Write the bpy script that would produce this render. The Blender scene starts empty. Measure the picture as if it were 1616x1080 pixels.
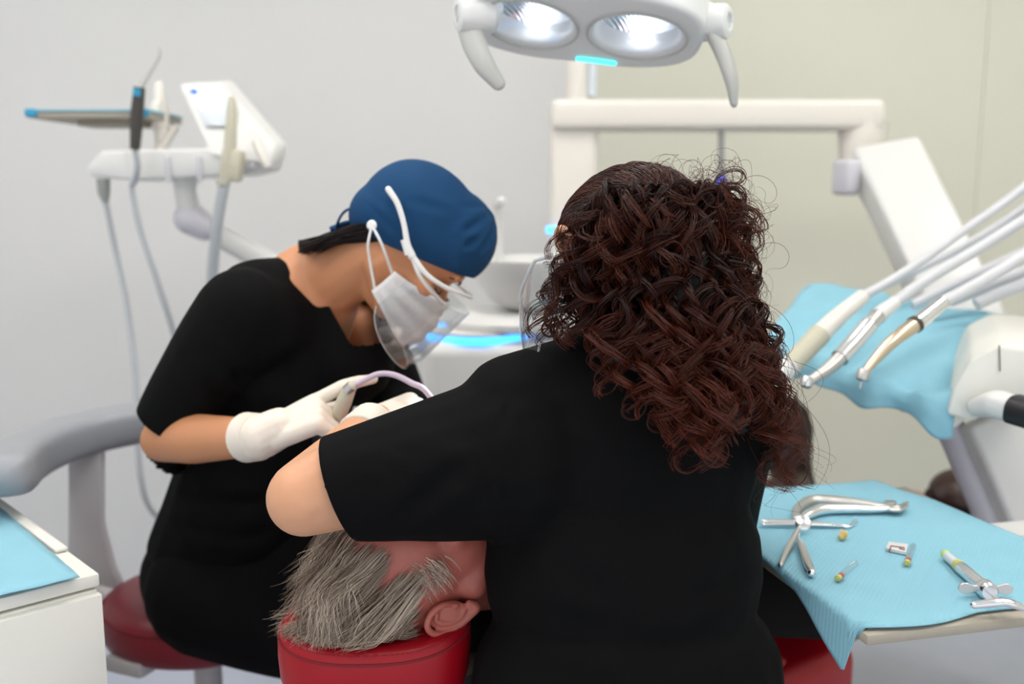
import bpy, bmesh, math, random
import numpy as np
from mathutils import Vector, Matrix, Quaternion

random.seed(7); rng = np.random.default_rng(7)
scene = bpy.context.scene
COL = scene.collection

# ------------------------------------------------------------------ camera
FPX, HOR = 35.0/36.0*1616, 300.0
CAMZ = 1.35
PITCH = math.atan((540-HOR)/FPX)
cam_d = bpy.data.cameras.new('camera'); cam = bpy.data.objects.new('camera', cam_d); COL.objects.link(cam)
cam_d.lens = 35; cam_d.sensor_width = 36; cam_d.sensor_fit = 'HORIZONTAL'
cam.location = (0, 0, CAMZ); cam.rotation_euler = (math.pi/2-PITCH, 0, 0)
cam_d.clip_start = 0.02
cam_d.dof.use_dof = True; cam_d.dof.focus_distance = 1.20; cam_d.dof.aperture_fstop = 2.5
scene.camera = cam

# ------------------------------------------------------------------ world, exposure
world = bpy.data.worlds.new('world'); scene.world = world; world.use_nodes = True
bg = world.node_tree.nodes['Background']; bg.inputs[0].default_value = (0.93, 0.96, 1.0, 1); bg.inputs[1].default_value = 1.15
vs = scene.view_settings
vs.view_transform = 'Standard'; vs.look = 'None'; vs.exposure = 0.08; vs.gamma = 1; vs.use_curve_mapping = False
PANEL_STRENGTH = 10.0

# ------------------------------------------------------------------ picture helpers: pixel of the photograph + distance -> place in the room
_f = Vector((0, math.cos(PITCH), -math.sin(PITCH))); _u = Vector((0, math.sin(PITCH), math.cos(PITCH)))
def ray(px, py): return _f + Vector((1, 0, 0))*((px-808)/FPX) - _u*((py-540)/FPX)
def P(px, py, Y):
    d = ray(px, py); return Vector((0, 0, CAMZ)) + d*(Y/d.y)
def PZ(px, py, z):
    d = ray(px, py); return Vector((0, 0, CAMZ)) + d*((z-CAMZ)/d.z)
def srgb(r, g, b):
    def c(v):
        v /= 255.0
        return v/12.92 if v <= 0.04045 else ((v+0.055)/1.055)**2.4
    return (c(r), c(g), c(b), 1)

# ------------------------------------------------------------------ materials
def mat(name, rgb, rough=0.5, metal=0.0, var=0.06, vscale=8, bump=0.0, bscale=60, spec=0.5, coat=0.0, sheen=0.0, alpha=1.0, emit=None, estr=0.0, sss=0.0, wave=None, trans=0.0):
    m = bpy.data.materials.new(name); m.use_nodes = True
    nt = m.node_tree; N = nt.nodes; L = nt.links; b = N['Principled BSDF']
    b.inputs['Roughness'].default_value = rough; b.inputs['Metallic'].default_value = metal
    b.inputs['Specular IOR Level'].default_value = spec; b.inputs['Coat Weight'].default_value = coat
    b.inputs['Sheen Weight'].default_value = sheen; b.inputs['Alpha'].default_value = alpha
    b.inputs['Transmission Weight'].default_value = trans
    if sss:
        b.inputs['Subsurface Weight'].default_value = sss; b.inputs['Subsurface Radius'].default_value = (0.012, 0.005, 0.003); b.inputs['Subsurface Scale'].default_value = 0.6
    col = srgb(*rgb)
    tc = N.new('ShaderNodeTexCoord'); nz = N.new('ShaderNodeTexNoise'); nz.inputs['Scale'].default_value = vscale; nz.inputs['Detail'].default_value = 5
    L.new(tc.outputs['Object'], nz.inputs['Vector'])
    mx = N.new('ShaderNodeMix'); mx.data_type = 'RGBA'
    mx.inputs[6].default_value = [c*(1-var) for c in col[:3]]+[1]; mx.inputs[7].default_value = [min(1, c*(1+var)) for c in col[:3]]+[1]
    L.new(nz.outputs['Fac'], mx.inputs[0]); L.new(mx.outputs[2], b.inputs['Base Color'])
    if emit: b.inputs['Emission Color'].default_value = srgb(*emit); b.inputs['Emission Strength'].default_value = estr
    h = None
    if bump:
        n2 = N.new('ShaderNodeTexNoise'); n2.inputs['Scale'].default_value = bscale; n2.inputs['Detail'].default_value = 4
        L.new(tc.outputs['Object'], n2.inputs['Vector']); h = n2.outputs['Fac']
    if wave:
        w = N.new('ShaderNodeTexWave'); w.inputs['Scale'].default_value = wave[0]; w.inputs['Distortion'].default_value = wave[2]; w.inputs['Detail'].default_value = 2
        mp = N.new('ShaderNodeMapping'); mp.inputs['Rotation'].default_value = (0, 0, wave[1])
        L.new(tc.outputs['Object'], mp.inputs['Vector']); L.new(mp.outputs[0], w.inputs['Vector'])
        if h is not None:
            ad = N.new('ShaderNodeMath'); ad.operation = 'ADD'; L.new(h, ad.inputs[0]); L.new(w.outputs['Fac'], ad.inputs[1]); h = ad.outputs[0]
        else: h = w.outputs['Fac']
    if h is not None:
        bp = N.new('ShaderNodeBump'); bp.inputs['Strength'].default_value = bump or 0.3; bp.inputs['Distance'].default_value = 0.002
        L.new(h, bp.inputs['Height']); L.new(bp.outputs[0], b.inputs['Normal'])
    return m
def clear_mat(name, tint=(245, 250, 252), glossy=0.10, body=0.06, rough=0.05):
    m = bpy.data.materials.new(name); m.use_nodes = True; nt = m.node_tree; N = nt.nodes; L = nt.links
    N.remove(N['Principled BSDF']); out = N['Material Output']
    tr = N.new('ShaderNodeBsdfTransparent'); tr.inputs[0].default_value = srgb(*tint)
    gl = N.new('ShaderNodeBsdfGlossy'); gl.inputs['Roughness'].default_value = rough
    df = N.new('ShaderNodeBsdfDiffuse'); df.inputs[0].default_value = (.85, .87, .88, 1)
    fc = N.new('ShaderNodeLayerWeight'); fc.inputs[0].default_value = 0.5
    lw = N.new('ShaderNodeMath'); lw.operation = 'POWER'; lw.inputs[1].default_value = 4.0; L.new(fc.outputs['Facing'], lw.inputs[0])
    nz = N.new('ShaderNodeTexNoise'); nz.inputs['Scale'].default_value = 25
    ml = N.new('ShaderNodeMath'); ml.operation = 'MULTIPLY'; ml.inputs[1].default_value = body*2; L.new(nz.outputs['Fac'], ml.inputs[0])
    ad = N.new('ShaderNodeMath'); ad.operation = 'ADD'; ad.inputs[1].default_value = glossy*0.4; L.new(lw.outputs[0], ad.inputs[0])
    m1 = N.new('ShaderNodeMixShader'); m2 = N.new('ShaderNodeMixShader')
    L.new(ml.outputs[0], m1.inputs[0]); L.new(tr.outputs[0], m1.inputs[1]); L.new(df.outputs[0], m1.inputs[2])
    L.new(ad.outputs[0], m2.inputs[0]); L.new(m1.outputs[0], m2.inputs[1]); L.new(gl.outputs[0], m2.inputs[2])
    L.new(m2.outputs[0], out.inputs['Surface'])
    return m
def hair_mat(name, root, tip, rough=0.38, spec=0.5, strand_var=0.5):
    m = bpy.data.materials.new(name); m.use_nodes = True; nt = m.node_tree; N = nt.nodes; L = nt.links; b = N['Principled BSDF']
    at = N.new('ShaderNodeAttribute'); at.attribute_name = 'tone'
    r = N.new('ShaderNodeValToRGB'); r.color_ramp.elements[0].color = srgb(*root); r.color_ramp.elements[1].color = srgb(*tip)
    L.new(at.outputs['Fac'], r.inputs[0]); L.new(r.outputs[0], b.inputs['Base Color'])
    b.inputs['Roughness'].default_value = rough; b.inputs['Specular IOR Level'].default_value = spec
    return m

MT = {}
MT['wall'] = mat('wall_paint', (222, 222, 221), 0.75, var=0.012, vscale=2, bump=0.05, bscale=150)
MT['panel'] = mat('greenish_panel', (222, 222, 207), 0.5, var=0.015, vscale=1.5)
MT['ceil'] = mat('ceiling_white', (235, 235, 232), 0.85, var=0.02)
MT['floor'] = mat('vinyl_floor', (186, 192, 208), 0.35, var=0.05, vscale=14, bump=0.03, bscale=90)
MT['white'] = mat('white_plastic', (220, 220, 218), 0.33, var=0.015)
MT['cream'] = mat('cream_enamel', (228, 223, 215), 0.35, var=0.015)
MT['offwhite'] = mat('warm_white_laminate', (228, 227, 220), 0.4, var=0.012)
MT['lav'] = mat('lavender_grey_plastic', (206, 204, 212), 0.4, var=0.02)
MT['lampgrey'] = mat('lamp_grey_plastic', (186, 187, 183), 0.4, var=0.02)
MT['lampwhite'] = mat('lamp_white_plastic', (228, 229, 228), 0.3, var=0.01)
MT['grey'] = mat('mid_grey_plastic', (150, 152, 150), 0.5, var=0.03)
MT['greypad'] = mat('grey_vinyl_pad', (152, 155, 161), 0.45, var=0.03, bump=0.04, bscale=300)
MT['post'] = mat('stool_post_grey', (190, 186, 188), 0.45, var=0.02)
MT['dark'] = mat('dark_grey_rubber', (62, 58, 55), 0.5, var=0.1)
MT['black'] = mat('black_rubber', (18, 18, 22), 0.45, var=0.1)
MT['scrub'] = mat('black_scrub_cotton', (9, 9, 10), 0.85, var=0.12, vscale=40, bump=0.12, bscale=900, spec=0.12, sheen=0.0)
MT['scrub2'] = mat('black_trouser_cotton', (9, 9, 11), 0.85, var=0.12, vscale=40, bump=0.1, bscale=800, spec=0.1, sheen=0.0)
MT['cloth'] = mat('charcoal_cloth', (13, 12, 13), 0.9, var=0.15, vscale=30, spec=0.15)
MT['skinA'] = mat('skin_warm_light', (202, 140, 100), 0.5, var=0.05, vscale=25, bump=0.04, bscale=400, sss=0.15)
MT['skinD'] = mat('skin_light', (214, 158, 122), 0.5, var=0.04, vscale=18, bump=0.04, bscale=350, sss=0.15)
MT['skinP'] = mat('skin_ruddy', (186, 104, 90), 0.45, var=0.16, vscale=30, bump=0.12, bscale=160, sss=0.2)
MT['lip'] = mat('lip_skin', (190, 110, 105), 0.45, var=0.1)
MT['glove'] = mat('latex_glove', (232, 221, 208), 0.5, var=0.04, vscale=40, bump=0.10, bscale=90, sss=0.1)
MT['cap'] = mat('blue_cotton_cap', (23, 66, 106), 0.8, var=0.10, vscale=30, bump=0.1, bscale=500, spec=0.2)
MT['mask'] = mat('white_nonwoven_mask', (232, 230, 230), 0.8, var=0.02, bump=0.12, bscale=260)
MT['strap'] = mat('white_elastic', (238, 238, 236), 0.6, var=0.03)
MT['red'] = mat('red_leatherette', (158, 8, 26), 0.38, spec=0.35, var=0.08, vscale=20, bump=0.05, bscale=420)
MT['darkred'] = mat('dark_red_leatherette', (120, 16, 34), 0.42, var=0.08, vscale=20, bump=0.05, bscale=420)
MT['thread'] = mat('red_seam_thread', (120, 10, 26), 0.7, var=0.1)
MT['pad'] = mat('light_blue_dental_bib', (140, 192, 210), 0.75, var=0.04, vscale=20, bump=0.15, bscale=120, wave=(55, 0.55, 1.0), spec=0.2)
MT['steel'] = mat('polished_steel', (232, 232, 234), 0.24, metal=1.0, var=0.05)
MT['steel2'] = mat('brushed_steel', (208, 205, 202), 0.36, metal=1.0, var=0.08)
MT['brass'] = mat('champagne_metal', (222, 206, 184), 0.32, metal=1.0, var=0.05)
MT['board'] = mat('tray_board', (168, 160, 146), 0.6, var=0.06, vscale=30)
MT['hose'] = mat('pale_grey_hose', (205, 206, 210), 0.45, var=0.03)
MT['hoseg'] = mat('blue_grey_hose', (176, 181, 186), 0.5, var=0.03)
MT['beige'] = mat('beige_plastic', (196, 192, 172), 0.5, var=0.03)
MT['tooth'] = mat('tooth_enamel', (226, 190, 118), 0.35, var=0.18, vscale=160)
MT['yellow'] = mat('yellow_cap', (196, 192, 112), 0.4, var=0.08, vscale=60)
MT['lime'] = mat('lime_cap', (190, 220, 90), 0.4, var=0.05)
MT['redband'] = mat('red_band', (190, 60, 80), 0.5, var=0.06)
MT['print'] = mat('brown_red_print', (140, 70, 70), 0.7, var=0.1)
MT['bluemark'] = mat('blue_mark', (66, 120, 232), 0.4, var=0.05)
MT['screen'] = mat('pale_display_glass', (214, 222, 228), 0.12, var=0.03)
MT['blueacc'] = mat('cyan_blue_plastic', (44, 150, 190), 0.45, var=0.05)
MT['bluepost'] = mat('blue_translucent_tip', (60, 80, 235), 0.4, var=0.05, emit=(60, 90, 255), estr=0.5)
MT['led'] = mat('cyan_led', (120, 220, 255), 0.4, emit=(50, 150, 255), estr=2.6)
MT['ledc'] = mat('turquoise_led', (120, 240, 240), 0.4, emit=(60, 245, 245), estr=1.6)
MT['bulb'] = mat('lamp_led_white', (255, 255, 255), 0.4, emit=(236, 242, 255), estr=6)
MT['panel_e'] = mat('ceiling_diffuser', (255, 255, 255), 0.5, emit=(255, 250, 244), estr=PANEL_STRENGTH)
MT['reflector'] = mat('lamp_reflector', (205, 208, 214), 0.22, metal=1.0, var=0.05, bump=0.35, wave=(60, 0.8, 0.3), bscale=40)
MT['visor'] = clear_mat('clear_visor', (240, 242, 243), 0.20, 0.09)
MT['rim'] = mat('clear_plastic_rim', (222, 226, 228), 0.2, var=0.02, alpha=0.55)
MT['glass'] = clear_mat('clear_glass', (250, 252, 253), 0.08, 0.02)
MT['tubeclear'] = mat('lavender_clear_tube', (196, 178, 196), 0.3, var=0.03, spec=0.6)
MT['shoe'] = mat('brown_shoe_leather', (58, 30, 22), 0.4, var=0.35, vscale=14)
MT['sole'] = mat('dark_shoe_sole', (44, 36, 34), 0.6, var=0.15, vscale=30)
MT['brow'] = mat('dark_brow_hair', (52, 34, 28), 0.7, var=0.2, vscale=200)
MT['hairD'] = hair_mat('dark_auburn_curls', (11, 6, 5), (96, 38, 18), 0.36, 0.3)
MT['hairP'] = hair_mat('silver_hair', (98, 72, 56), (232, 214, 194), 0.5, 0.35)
MT['hairA'] = hair_mat('black_brown_hair', (18, 13, 12), (42, 30, 26), 0.5, 0.3)

# ------------------------------------------------------------------ geometry helpers
class G:
    def __init__(s): s.v = []; s.f = []
    def add(s, v, f):
        o = len(s.v); s.v += [tuple(p) for p in v]; s.f += [tuple(i+o for i in q) for q in f]; return s
    def join(s, g): return s.add(g.v, g.f)
    def ell(s, c, r, R=None, nu=20, nv=12):
        c = Vector(c); v = []; f = []
        for i in range(1, nv):
            th = math.pi*i/nv
            for j in range(nu):
                ph = 2*math.pi*j/nu
                p = Vector((r[0]*math.sin(th)*math.cos(ph), r[1]*math.sin(th)*math.sin(ph), r[2]*math.cos(th)))
                v.append(c+(R@p if R else p))
        for i in range(nv-2):
            for j in range(nu):
                f.append((i*nu+j, (i+1)*nu+j, (i+1)*nu+(j+1) % nu, i*nu+(j+1) % nu))
        t = len(v); a = Vector((0, 0, r[2])); v.append(c+(R@a if R else a)); v.append(c-(R@a if R else a))
        for j in range(nu):
            f.append((t, j, (j+1) % nu)); f.append((t+1, (nv-2)*nu+(j+1) % nu, (nv-2)*nu+j))
        return s.add(v, f)
    def tube(s, pts, rad, n=12, cap=True, flat=1.0, up=None, power=2.0, round_ends=False):
        pts = [Vector(p) for p in pts]; m = len(pts)
        if not hasattr(rad, '__len__'): rad = [rad]*m
        rad = list(rad)
        if round_ends:
            a, b = pts[0], pts[-1]; ta = (pts[0]-pts[1]).normalized(); tb = (pts[-1]-pts[-2]).normalized()
            pre = [(a+ta*rad[0]*math.sin(q), rad[0]*math.cos(q)) for q in (1.45, 1.1, 0.75, 0.38)]
            post = [(b+tb*rad[-1]*math.sin(q), rad[-1]*math.cos(q)) for q in (0.38, 0.75, 1.1, 1.45)]
            pts = [q[0] for q in pre]+pts+[q[0] for q in post]; rad = [q[1] for q in pre]+rad+[q[1] for q in post]; m = len(pts)
        T = []
        for i in range(m):
            d = pts[min(i+1, m-1)]-pts[max(i-1, 0)]
            T.append(d.normalized() if d.length > 1e-9 else Vector((0, 0, 1)))
        ref = Vector(up) if up is not None else (Vector((0, 0, 1)) if abs(T[0].z) < 0.9 else Vector((0, 1, 0)))
        X = T[0].cross(ref).normalized(); v = []; f = []
        for i in range(m):
            if i > 0:
                if up is not None:
                    xx = T[i].cross(ref)
                    if xx.length > 1e-4: X = xx.normalized()
                else:
                    X = (X-T[i]*X.dot(T[i])).normalized()
            Yv = X.cross(T[i])
            for j in range(n):
                a = 2*math.pi*j/n; ca, sa = math.cos(a), math.sin(a)
                if power != 2.0:
                    ca = math.copysign(abs(ca)**(2/power), ca); sa = math.copysign(abs(sa)**(2/power), sa)
                v.append(pts[i]+X*(rad[i]*ca)+Yv*(rad[i]*flat*sa))
        for i in range(m-1):
            for j in range(n):
                f.append((i*n+j, i*n+(j+1) % n, (i+1)*n+(j+1) % n, (i+1)*n+j))
        if cap: f.append(tuple(range(n-1, -1, -1))); f.append(tuple((m-1)*n+j for j in range(n)))
        return s.add(v, f)
    def lathe(s, o, axis, prof, n=24, xs=1.0, side=None):
        o = Vector(o); a = Vector(axis).normalized()
        x = Vector(side) if side is not None else (Vector((1, 0, 0)) if abs(a.x) < 0.9 else Vector((0, 1, 0)))
        x = (x-a*x.dot(a)).normalized(); y = a.cross(x); v = []; f = []; m = len(prof)
        for r, h in prof:
            for j in range(n):
                t = 2*math.pi*j/n; v.append(o+a*h+x*(r*xs*math.cos(t))+y*(r*math.sin(t)))
        for i in range(m-1):
            for j in range(n):
                f.append((i*n+j, i*n+(j+1) % n, (i+1)*n+(j+1) % n, (i+1)*n+j))
        if prof[0][0] > 1e-6: f.append(tuple(range(n-1, -1, -1)))
        if prof[-1][0] > 1e-6: f.append(tuple((m-1)*n+j for j in range(n)))
        return s.add(v, f)
    def bm(s, b):
        b.verts.ensure_lookup_table(); b.verts.index_update()
        s.add([v.co.copy() for v in b.verts], [tuple(v.index for v in q.verts) for q in b.faces]); b.free(); return s
    def box(s, c, size, R=None, bev=0.004, seg=2):
        b = bmesh.new(); bmesh.ops.create_cube(b, size=1)
        for v in b.verts: v.co = Vector((v.co.x*size[0], v.co.y*size[1], v.co.z*size[2]))
        if bev: bmesh.ops.bevel(b, geom=list(b.edges), offset=bev, segments=seg, affect='EDGES', profile=0.5)
        for v in b.verts: v.co = Vector(c)+(R@v.co if R else v.co)
        return s.bm(b)
    def prism(s, poly, ext, bev=0.004, seg=2):
        b = bmesh.new(); ext = Vector(ext)
        lo = [b.verts.new(Vector(p)) for p in poly]; hi = [b.verts.new(Vector(p)+ext) for p in poly]; n = len(poly)
        b.faces.new(lo); b.faces.new(hi[::-1])
        for i in range(n): b.faces.new((lo[i], hi[i], hi[(i+1) % n], lo[(i+1) % n]))
        bmesh.ops.recalc_face_normals(b, faces=list(b.faces))
        if bev: bmesh.ops.bevel(b, geom=list(b.edges), offset=bev, segments=seg, affect='EDGES', profile=0.5)
        return s.bm(b)
    def hexa(s, c8, bev=0.004, seg=2):   # eight corners: bottom four, top four
        b = bmesh.new(); v = [b.verts.new(Vector(p)) for p in c8]
        for q in ((0, 1, 2, 3), (4, 5, 6, 7), (0, 1, 5, 4), (1, 2, 6, 5), (2, 3, 7, 6), (3, 0, 4, 7)): b.faces.new([v[i] for i in q])
        bmesh.ops.recalc_face_normals(b, faces=list(b.faces))
        if bev: bmesh.ops.bevel(b, geom=list(b.edges), offset=bev, segments=seg, affect='EDGES', profile=0.5)
        return s.bm(b)
    def caps(s, p0, p1, r0, r1, n=16, flat=1.0, up=None):
        p0 = Vector(p0); p1 = Vector(p1)
        return s.tube([p0, p0.lerp(p1, .5), p1], [r0, (r0+r1)/2, r1], n=n, round_ends=True, flat=flat, up=up)
    def chain(s, pts, rad, n=16):
        for i in range(len(pts)-1): s.caps(pts[i], pts[i+1], rad[i], rad[i+1], n)
        return s

def spline(pts, k=8):
    pts = [Vector(p) for p in pts]; out = []
    q = [pts[0]*2-pts[1]]+pts+[pts[-1]*2-pts[-2]]
    for i in range(1, len(q)-2):
        for j in range(k):
            t = j/k; a, b, c, d = q[i-1], q[i], q[i+1], q[i+2]
            out.append(0.5*((2*b)+(c-a)*t+(2*a-5*b+4*c-d)*t*t+(3*b-a-3*c+d)*t*t*t))
    out.append(pts[-1]); return out
def lerps(vals, n): return list(np.interp(np.linspace(0, 1, n), np.linspace(0, 1, len(vals)), vals))

def mesh_from(name, g):
    me = bpy.data.meshes.new(name); me.from_pydata([tuple(p) for p in g.v], [], g.f); me.update(); return me
def link(name, me, m, parent=None, smooth=True):
    o = bpy.data.objects.new(name, me); COL.objects.link(o)
    if m is not None and not me.materials: me.materials.append(m)
    if smooth:
        me.polygons.foreach_set('use_smooth', [True]*len(me.polygons))
    if parent is not None:
        o.parent = parent
        if parent.type == 'EMPTY': o.matrix_parent_inverse = Matrix.Translation(-parent.location)
    return o
def sharp(o, ang=38):
    try: o.data.set_sharp_from_angle(angle=math.radians(ang))
    except Exception: pass
    return o
def mk(name, g, m, parent=None, smooth=True, ang=38, label=None):
    b = bmesh.new(); me = mesh_from(name, g); b.from_mesh(me); bmesh.ops.recalc_face_normals(b, faces=list(b.faces)); b.to_mesh(me); b.free()
    o = link(name, me, m, parent, smooth)
    if smooth and ang: sharp(o, ang)
    if label: o['label'] = label
    return o
def tag(o, label, cat, group=None):
    o['label'] = label; o['category'] = cat
    if group: o['group'] = group
    return o
def thing(name, loc, label, cat, group=None):
    o = bpy.data.objects.new(name, None); COL.objects.link(o); o.location = loc; o.empty_display_size = 0.05
    return tag(o, label, cat, group)
def struct(o): o['kind'] = 'structure'; return o
def blob(name, g, voxel=0.006, smooth=8, factor=0.5):
    me = mesh_from(name, g); o = bpy.data.objects.new('tmp', me); COL.objects.link(o)
    r = o.modifiers.new('r', 'REMESH'); r.mode = 'VOXEL'; r.voxel_size = voxel; r.use_smooth_shade = True
    if smooth:
        k = o.modifiers.new('s', 'SMOOTH'); k.factor = factor; k.iterations = smooth
    dg = bpy.context.evaluated_depsgraph_get(); out = bpy.data.meshes.new_from_object(o.evaluated_get(dg)); out.name = name
    bpy.data.objects.remove(o); bpy.data.meshes.remove(me); return out
def get_co(me):
    a = np.empty(len(me.vertices)*3); me.vertices.foreach_get('co', a); return a.reshape(-1, 3)
def set_co(me, a): me.vertices.foreach_set('co', np.ascontiguousarray(a).ravel()); me.update()
def get_no(me):
    a = np.empty(len(me.vertices)*3); me.vertices.foreach_get('normal', a); return a.reshape(-1, 3)
def wob(co, scale, seed):          # smooth pseudo-noise from summed sines
    r = np.random.default_rng(seed); o = np.zeros(len(co))
    for i in range(7):
        k = r.normal(size=3); k /= np.linalg.norm(k); o += np.sin(co@k*scale*(0.6+0.25*i)+r.uniform(0, 6.28))/(1+0.35*i)
    return o/3
def wrinkle(me, amp=0.004, scale=22, seed=1, stretch=(1, 1, 1), region=None):
    co = get_co(me); no = get_no(me)
    w = wob(co*np.array(stretch), scale, seed); w = np.sign(w)*np.abs(w)**0.8
    if region is not None:
        c, r = region; d = np.linalg.norm(co-np.array(c), axis=1); w = w*np.clip(1.6-d/r*1.6, 0, 1)
    set_co(me, co+no*(w*amp)[:, None])
def furrow(me, lines):             # cloth creases: (start, end, width, depth)
    co = get_co(me); no = get_no(me)
    for a, b, w, dp in lines:
        a = np.array(a); b = np.array(b); ab = b-a; t = np.clip(((co-a)@ab)/(ab@ab), 0, 1)
        d = np.linalg.norm(co-(a+t[:, None]*ab), axis=1); x = d/w
        co = co+no*((-dp*np.exp(-x*x)+0.55*dp*np.exp(-(x-1.7)**2))*np.sin(np.pi*np.clip(t, .04, .96))**0.5)[:, None]
    set_co(me, co)
def cut(me, co, no, center, radius):
    b = bmesh.new(); b.from_mesh(me); c = Vector(center)
    vs_ = [v for v in b.verts if (v.co-c).length < radius]; S = set(vs_)
    es = [e for e in b.edges if e.verts[0] in S and e.verts[1] in S]; fs = [f for f in b.faces if all(v in S for v in f.verts)]
    bmesh.ops.bisect_plane(b, geom=vs_+es+fs, plane_co=Vector(co), plane_no=Vector(no), clear_outer=True)
    b.to_mesh(me); b.free(); me.update()
def thicken(o, t=0.002, off=-1):
    m = o.modifiers.new('thickness', 'SOLIDIFY'); m.thickness = t; m.offset = off; return o
def frame(f, u_hint=(0, 0, 1)):    # columns right, forward, up
    f = Vector(f).normalized(); u = Vector(u_hint); u = (u-f*u.dot(f)).normalized(); r = f.cross(u)
    return Matrix((r, f, u)).transposed()
def bumps(me, c, R, lst):          # sculpt in head space (right, forward, up)
    co = get_co(me); Rn = np.array(R); loc = (co-np.array(c))@Rn
    for p, r, d in lst:
        r = np.array(r if hasattr(r, '__len__') else (r, r, r)); q = ((loc-np.array(p))/r); w = np.exp(-(q*q).sum(1)); loc = loc+w[:, None]*np.array(d)
    set_co(me, np.array(c)+loc@Rn.T)

def strand_mesh(name, paths, radii, tone):   # paths (S,N,3), radii (S,N), tone (S,N): three-sided hair strands
    S, N, _ = paths.shape
    T = np.gradient(paths, axis=1); T /= np.linalg.norm(T, axis=2, keepdims=True)+1e-9
    ref = np.array([0.3, 0.9, 0.31]); X = np.cross(T, ref); X /= np.linalg.norm(X, axis=2, keepdims=True)+1e-6; Yv = np.cross(X, T)
    V = np.stack([paths+radii[..., None]*(X*math.cos(a)+Yv*math.sin(a)) for a in (0, 2.094, 4.189)], axis=2)   # S,N,3,3
    idx = np.arange(S*N*3).reshape(S, N, 3); F = []
    for j in range(3):
        k = (j+1) % 3
        F.append(np.stack([idx[:, :-1, j], idx[:, :-1, k], idx[:, 1:, k], idx[:, 1:, j]], axis=-1).reshape(-1, 4))
    F = np.concatenate(F); me = bpy.data.meshes.new(name)
    me.vertices.add(S*N*3); me.vertices.foreach_set('co', V.ravel())
    me.loops.add(F.size); me.loops.foreach_set('vertex_index', F.ravel().astype(np.int32))
    me.polygons.add(len(F)); me.polygons.foreach_set('loop_start', np.arange(0, F.size, 4, dtype=np.int32))
    me.update(calc_edges=True)
    at = me.attributes.new('tone', 'FLOAT', 'POINT'); at.data.foreach_set('value', np.repeat(tone.reshape(-1), 3).astype(np.float32))
    return me
def bez(p0, p1, p2, p3, N):
    t = np.linspace(0, 1, N)[:, None]; return (1-t)**3*p0+3*(1-t)**2*t*p1+3*(1-t)*t*t*p2+t**3*p3
def inside(poly, x, y):
    r = False; n = len(poly); j = n-1
    for i in range(n):
        if (poly[i][1] > y) != (poly[j][1] > y) and x < (poly[j][0]-poly[i][0])*(y-poly[i][1])/(poly[j][1]-poly[i][1])+poly[i][0]: r = not r
        j = i
    return r

# ================================================================== THE ROOM
WY = 3.3
struct(mk('floor', G().box((0, 1.0, -0.02), (6.4, 5.4, 0.04), bev=0), MT['floor'], smooth=False))
struct(mk('ceiling', G().box((0, 1.0, 2.72), (6.4, 5.4, 0.04), bev=0), MT['ceil'], smooth=False))
wb = struct(mk('wall_back', G().box((0, WY+0.05, 1.35), (6.4, 0.1, 2.7), bev=0), MT['wall'], smooth=False))
struct(mk('wall_left', G().box((-2.6, 1.0, 1.35), (0.1, 5.0, 2.7), bev=0), MT['wall'], smooth=False))
struct(mk('wall_right', G().box((2.6, 1.0, 1.35), (0.1, 5.0, 2.7), bev=0), MT['panel'], smooth=False))
for x0, x1 in ((0.262, 1.5115), (1.5125, 2.54)):
    p = mk('panel', G().box(((x0+x1)/2, WY-0.012, 1.35), (x1-x0, 0.02, 2.68), bev=0.003), MT['panel'], wb, smooth=False)
first = None
for i, (x, y) in enumerate(((-1.5, 0.6), (0, 0.6), (1.5, 0.6), (-1.5, 1.9), (0, 1.9), (1.5, 1.9))):
    if first is None:
        t = thing('ceiling_light', (x, y, 2.70), 'square recessed LED ceiling panel above the treatment room', 'ceiling light', 'ceiling panels')
        a = mk('frame', G().box((x, y, 2.695), (0.66, 0.66, 0.02), bev=0.003), MT['white'], t)
        b = mk('diffuser', G().box((x, y, 2.682), (0.60, 0.60, 0.008), bev=0.001), MT['panel_e'], t)
        first = t
    else:
        t = first.copy(); COL.objects.link(t); t.location = (x, y, 2.70)
        for ch in first.children:
            c = ch.copy(); COL.objects.link(c); c.parent = t; c.matrix_parent_inverse = Matrix.Translation(-first.location)

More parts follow.
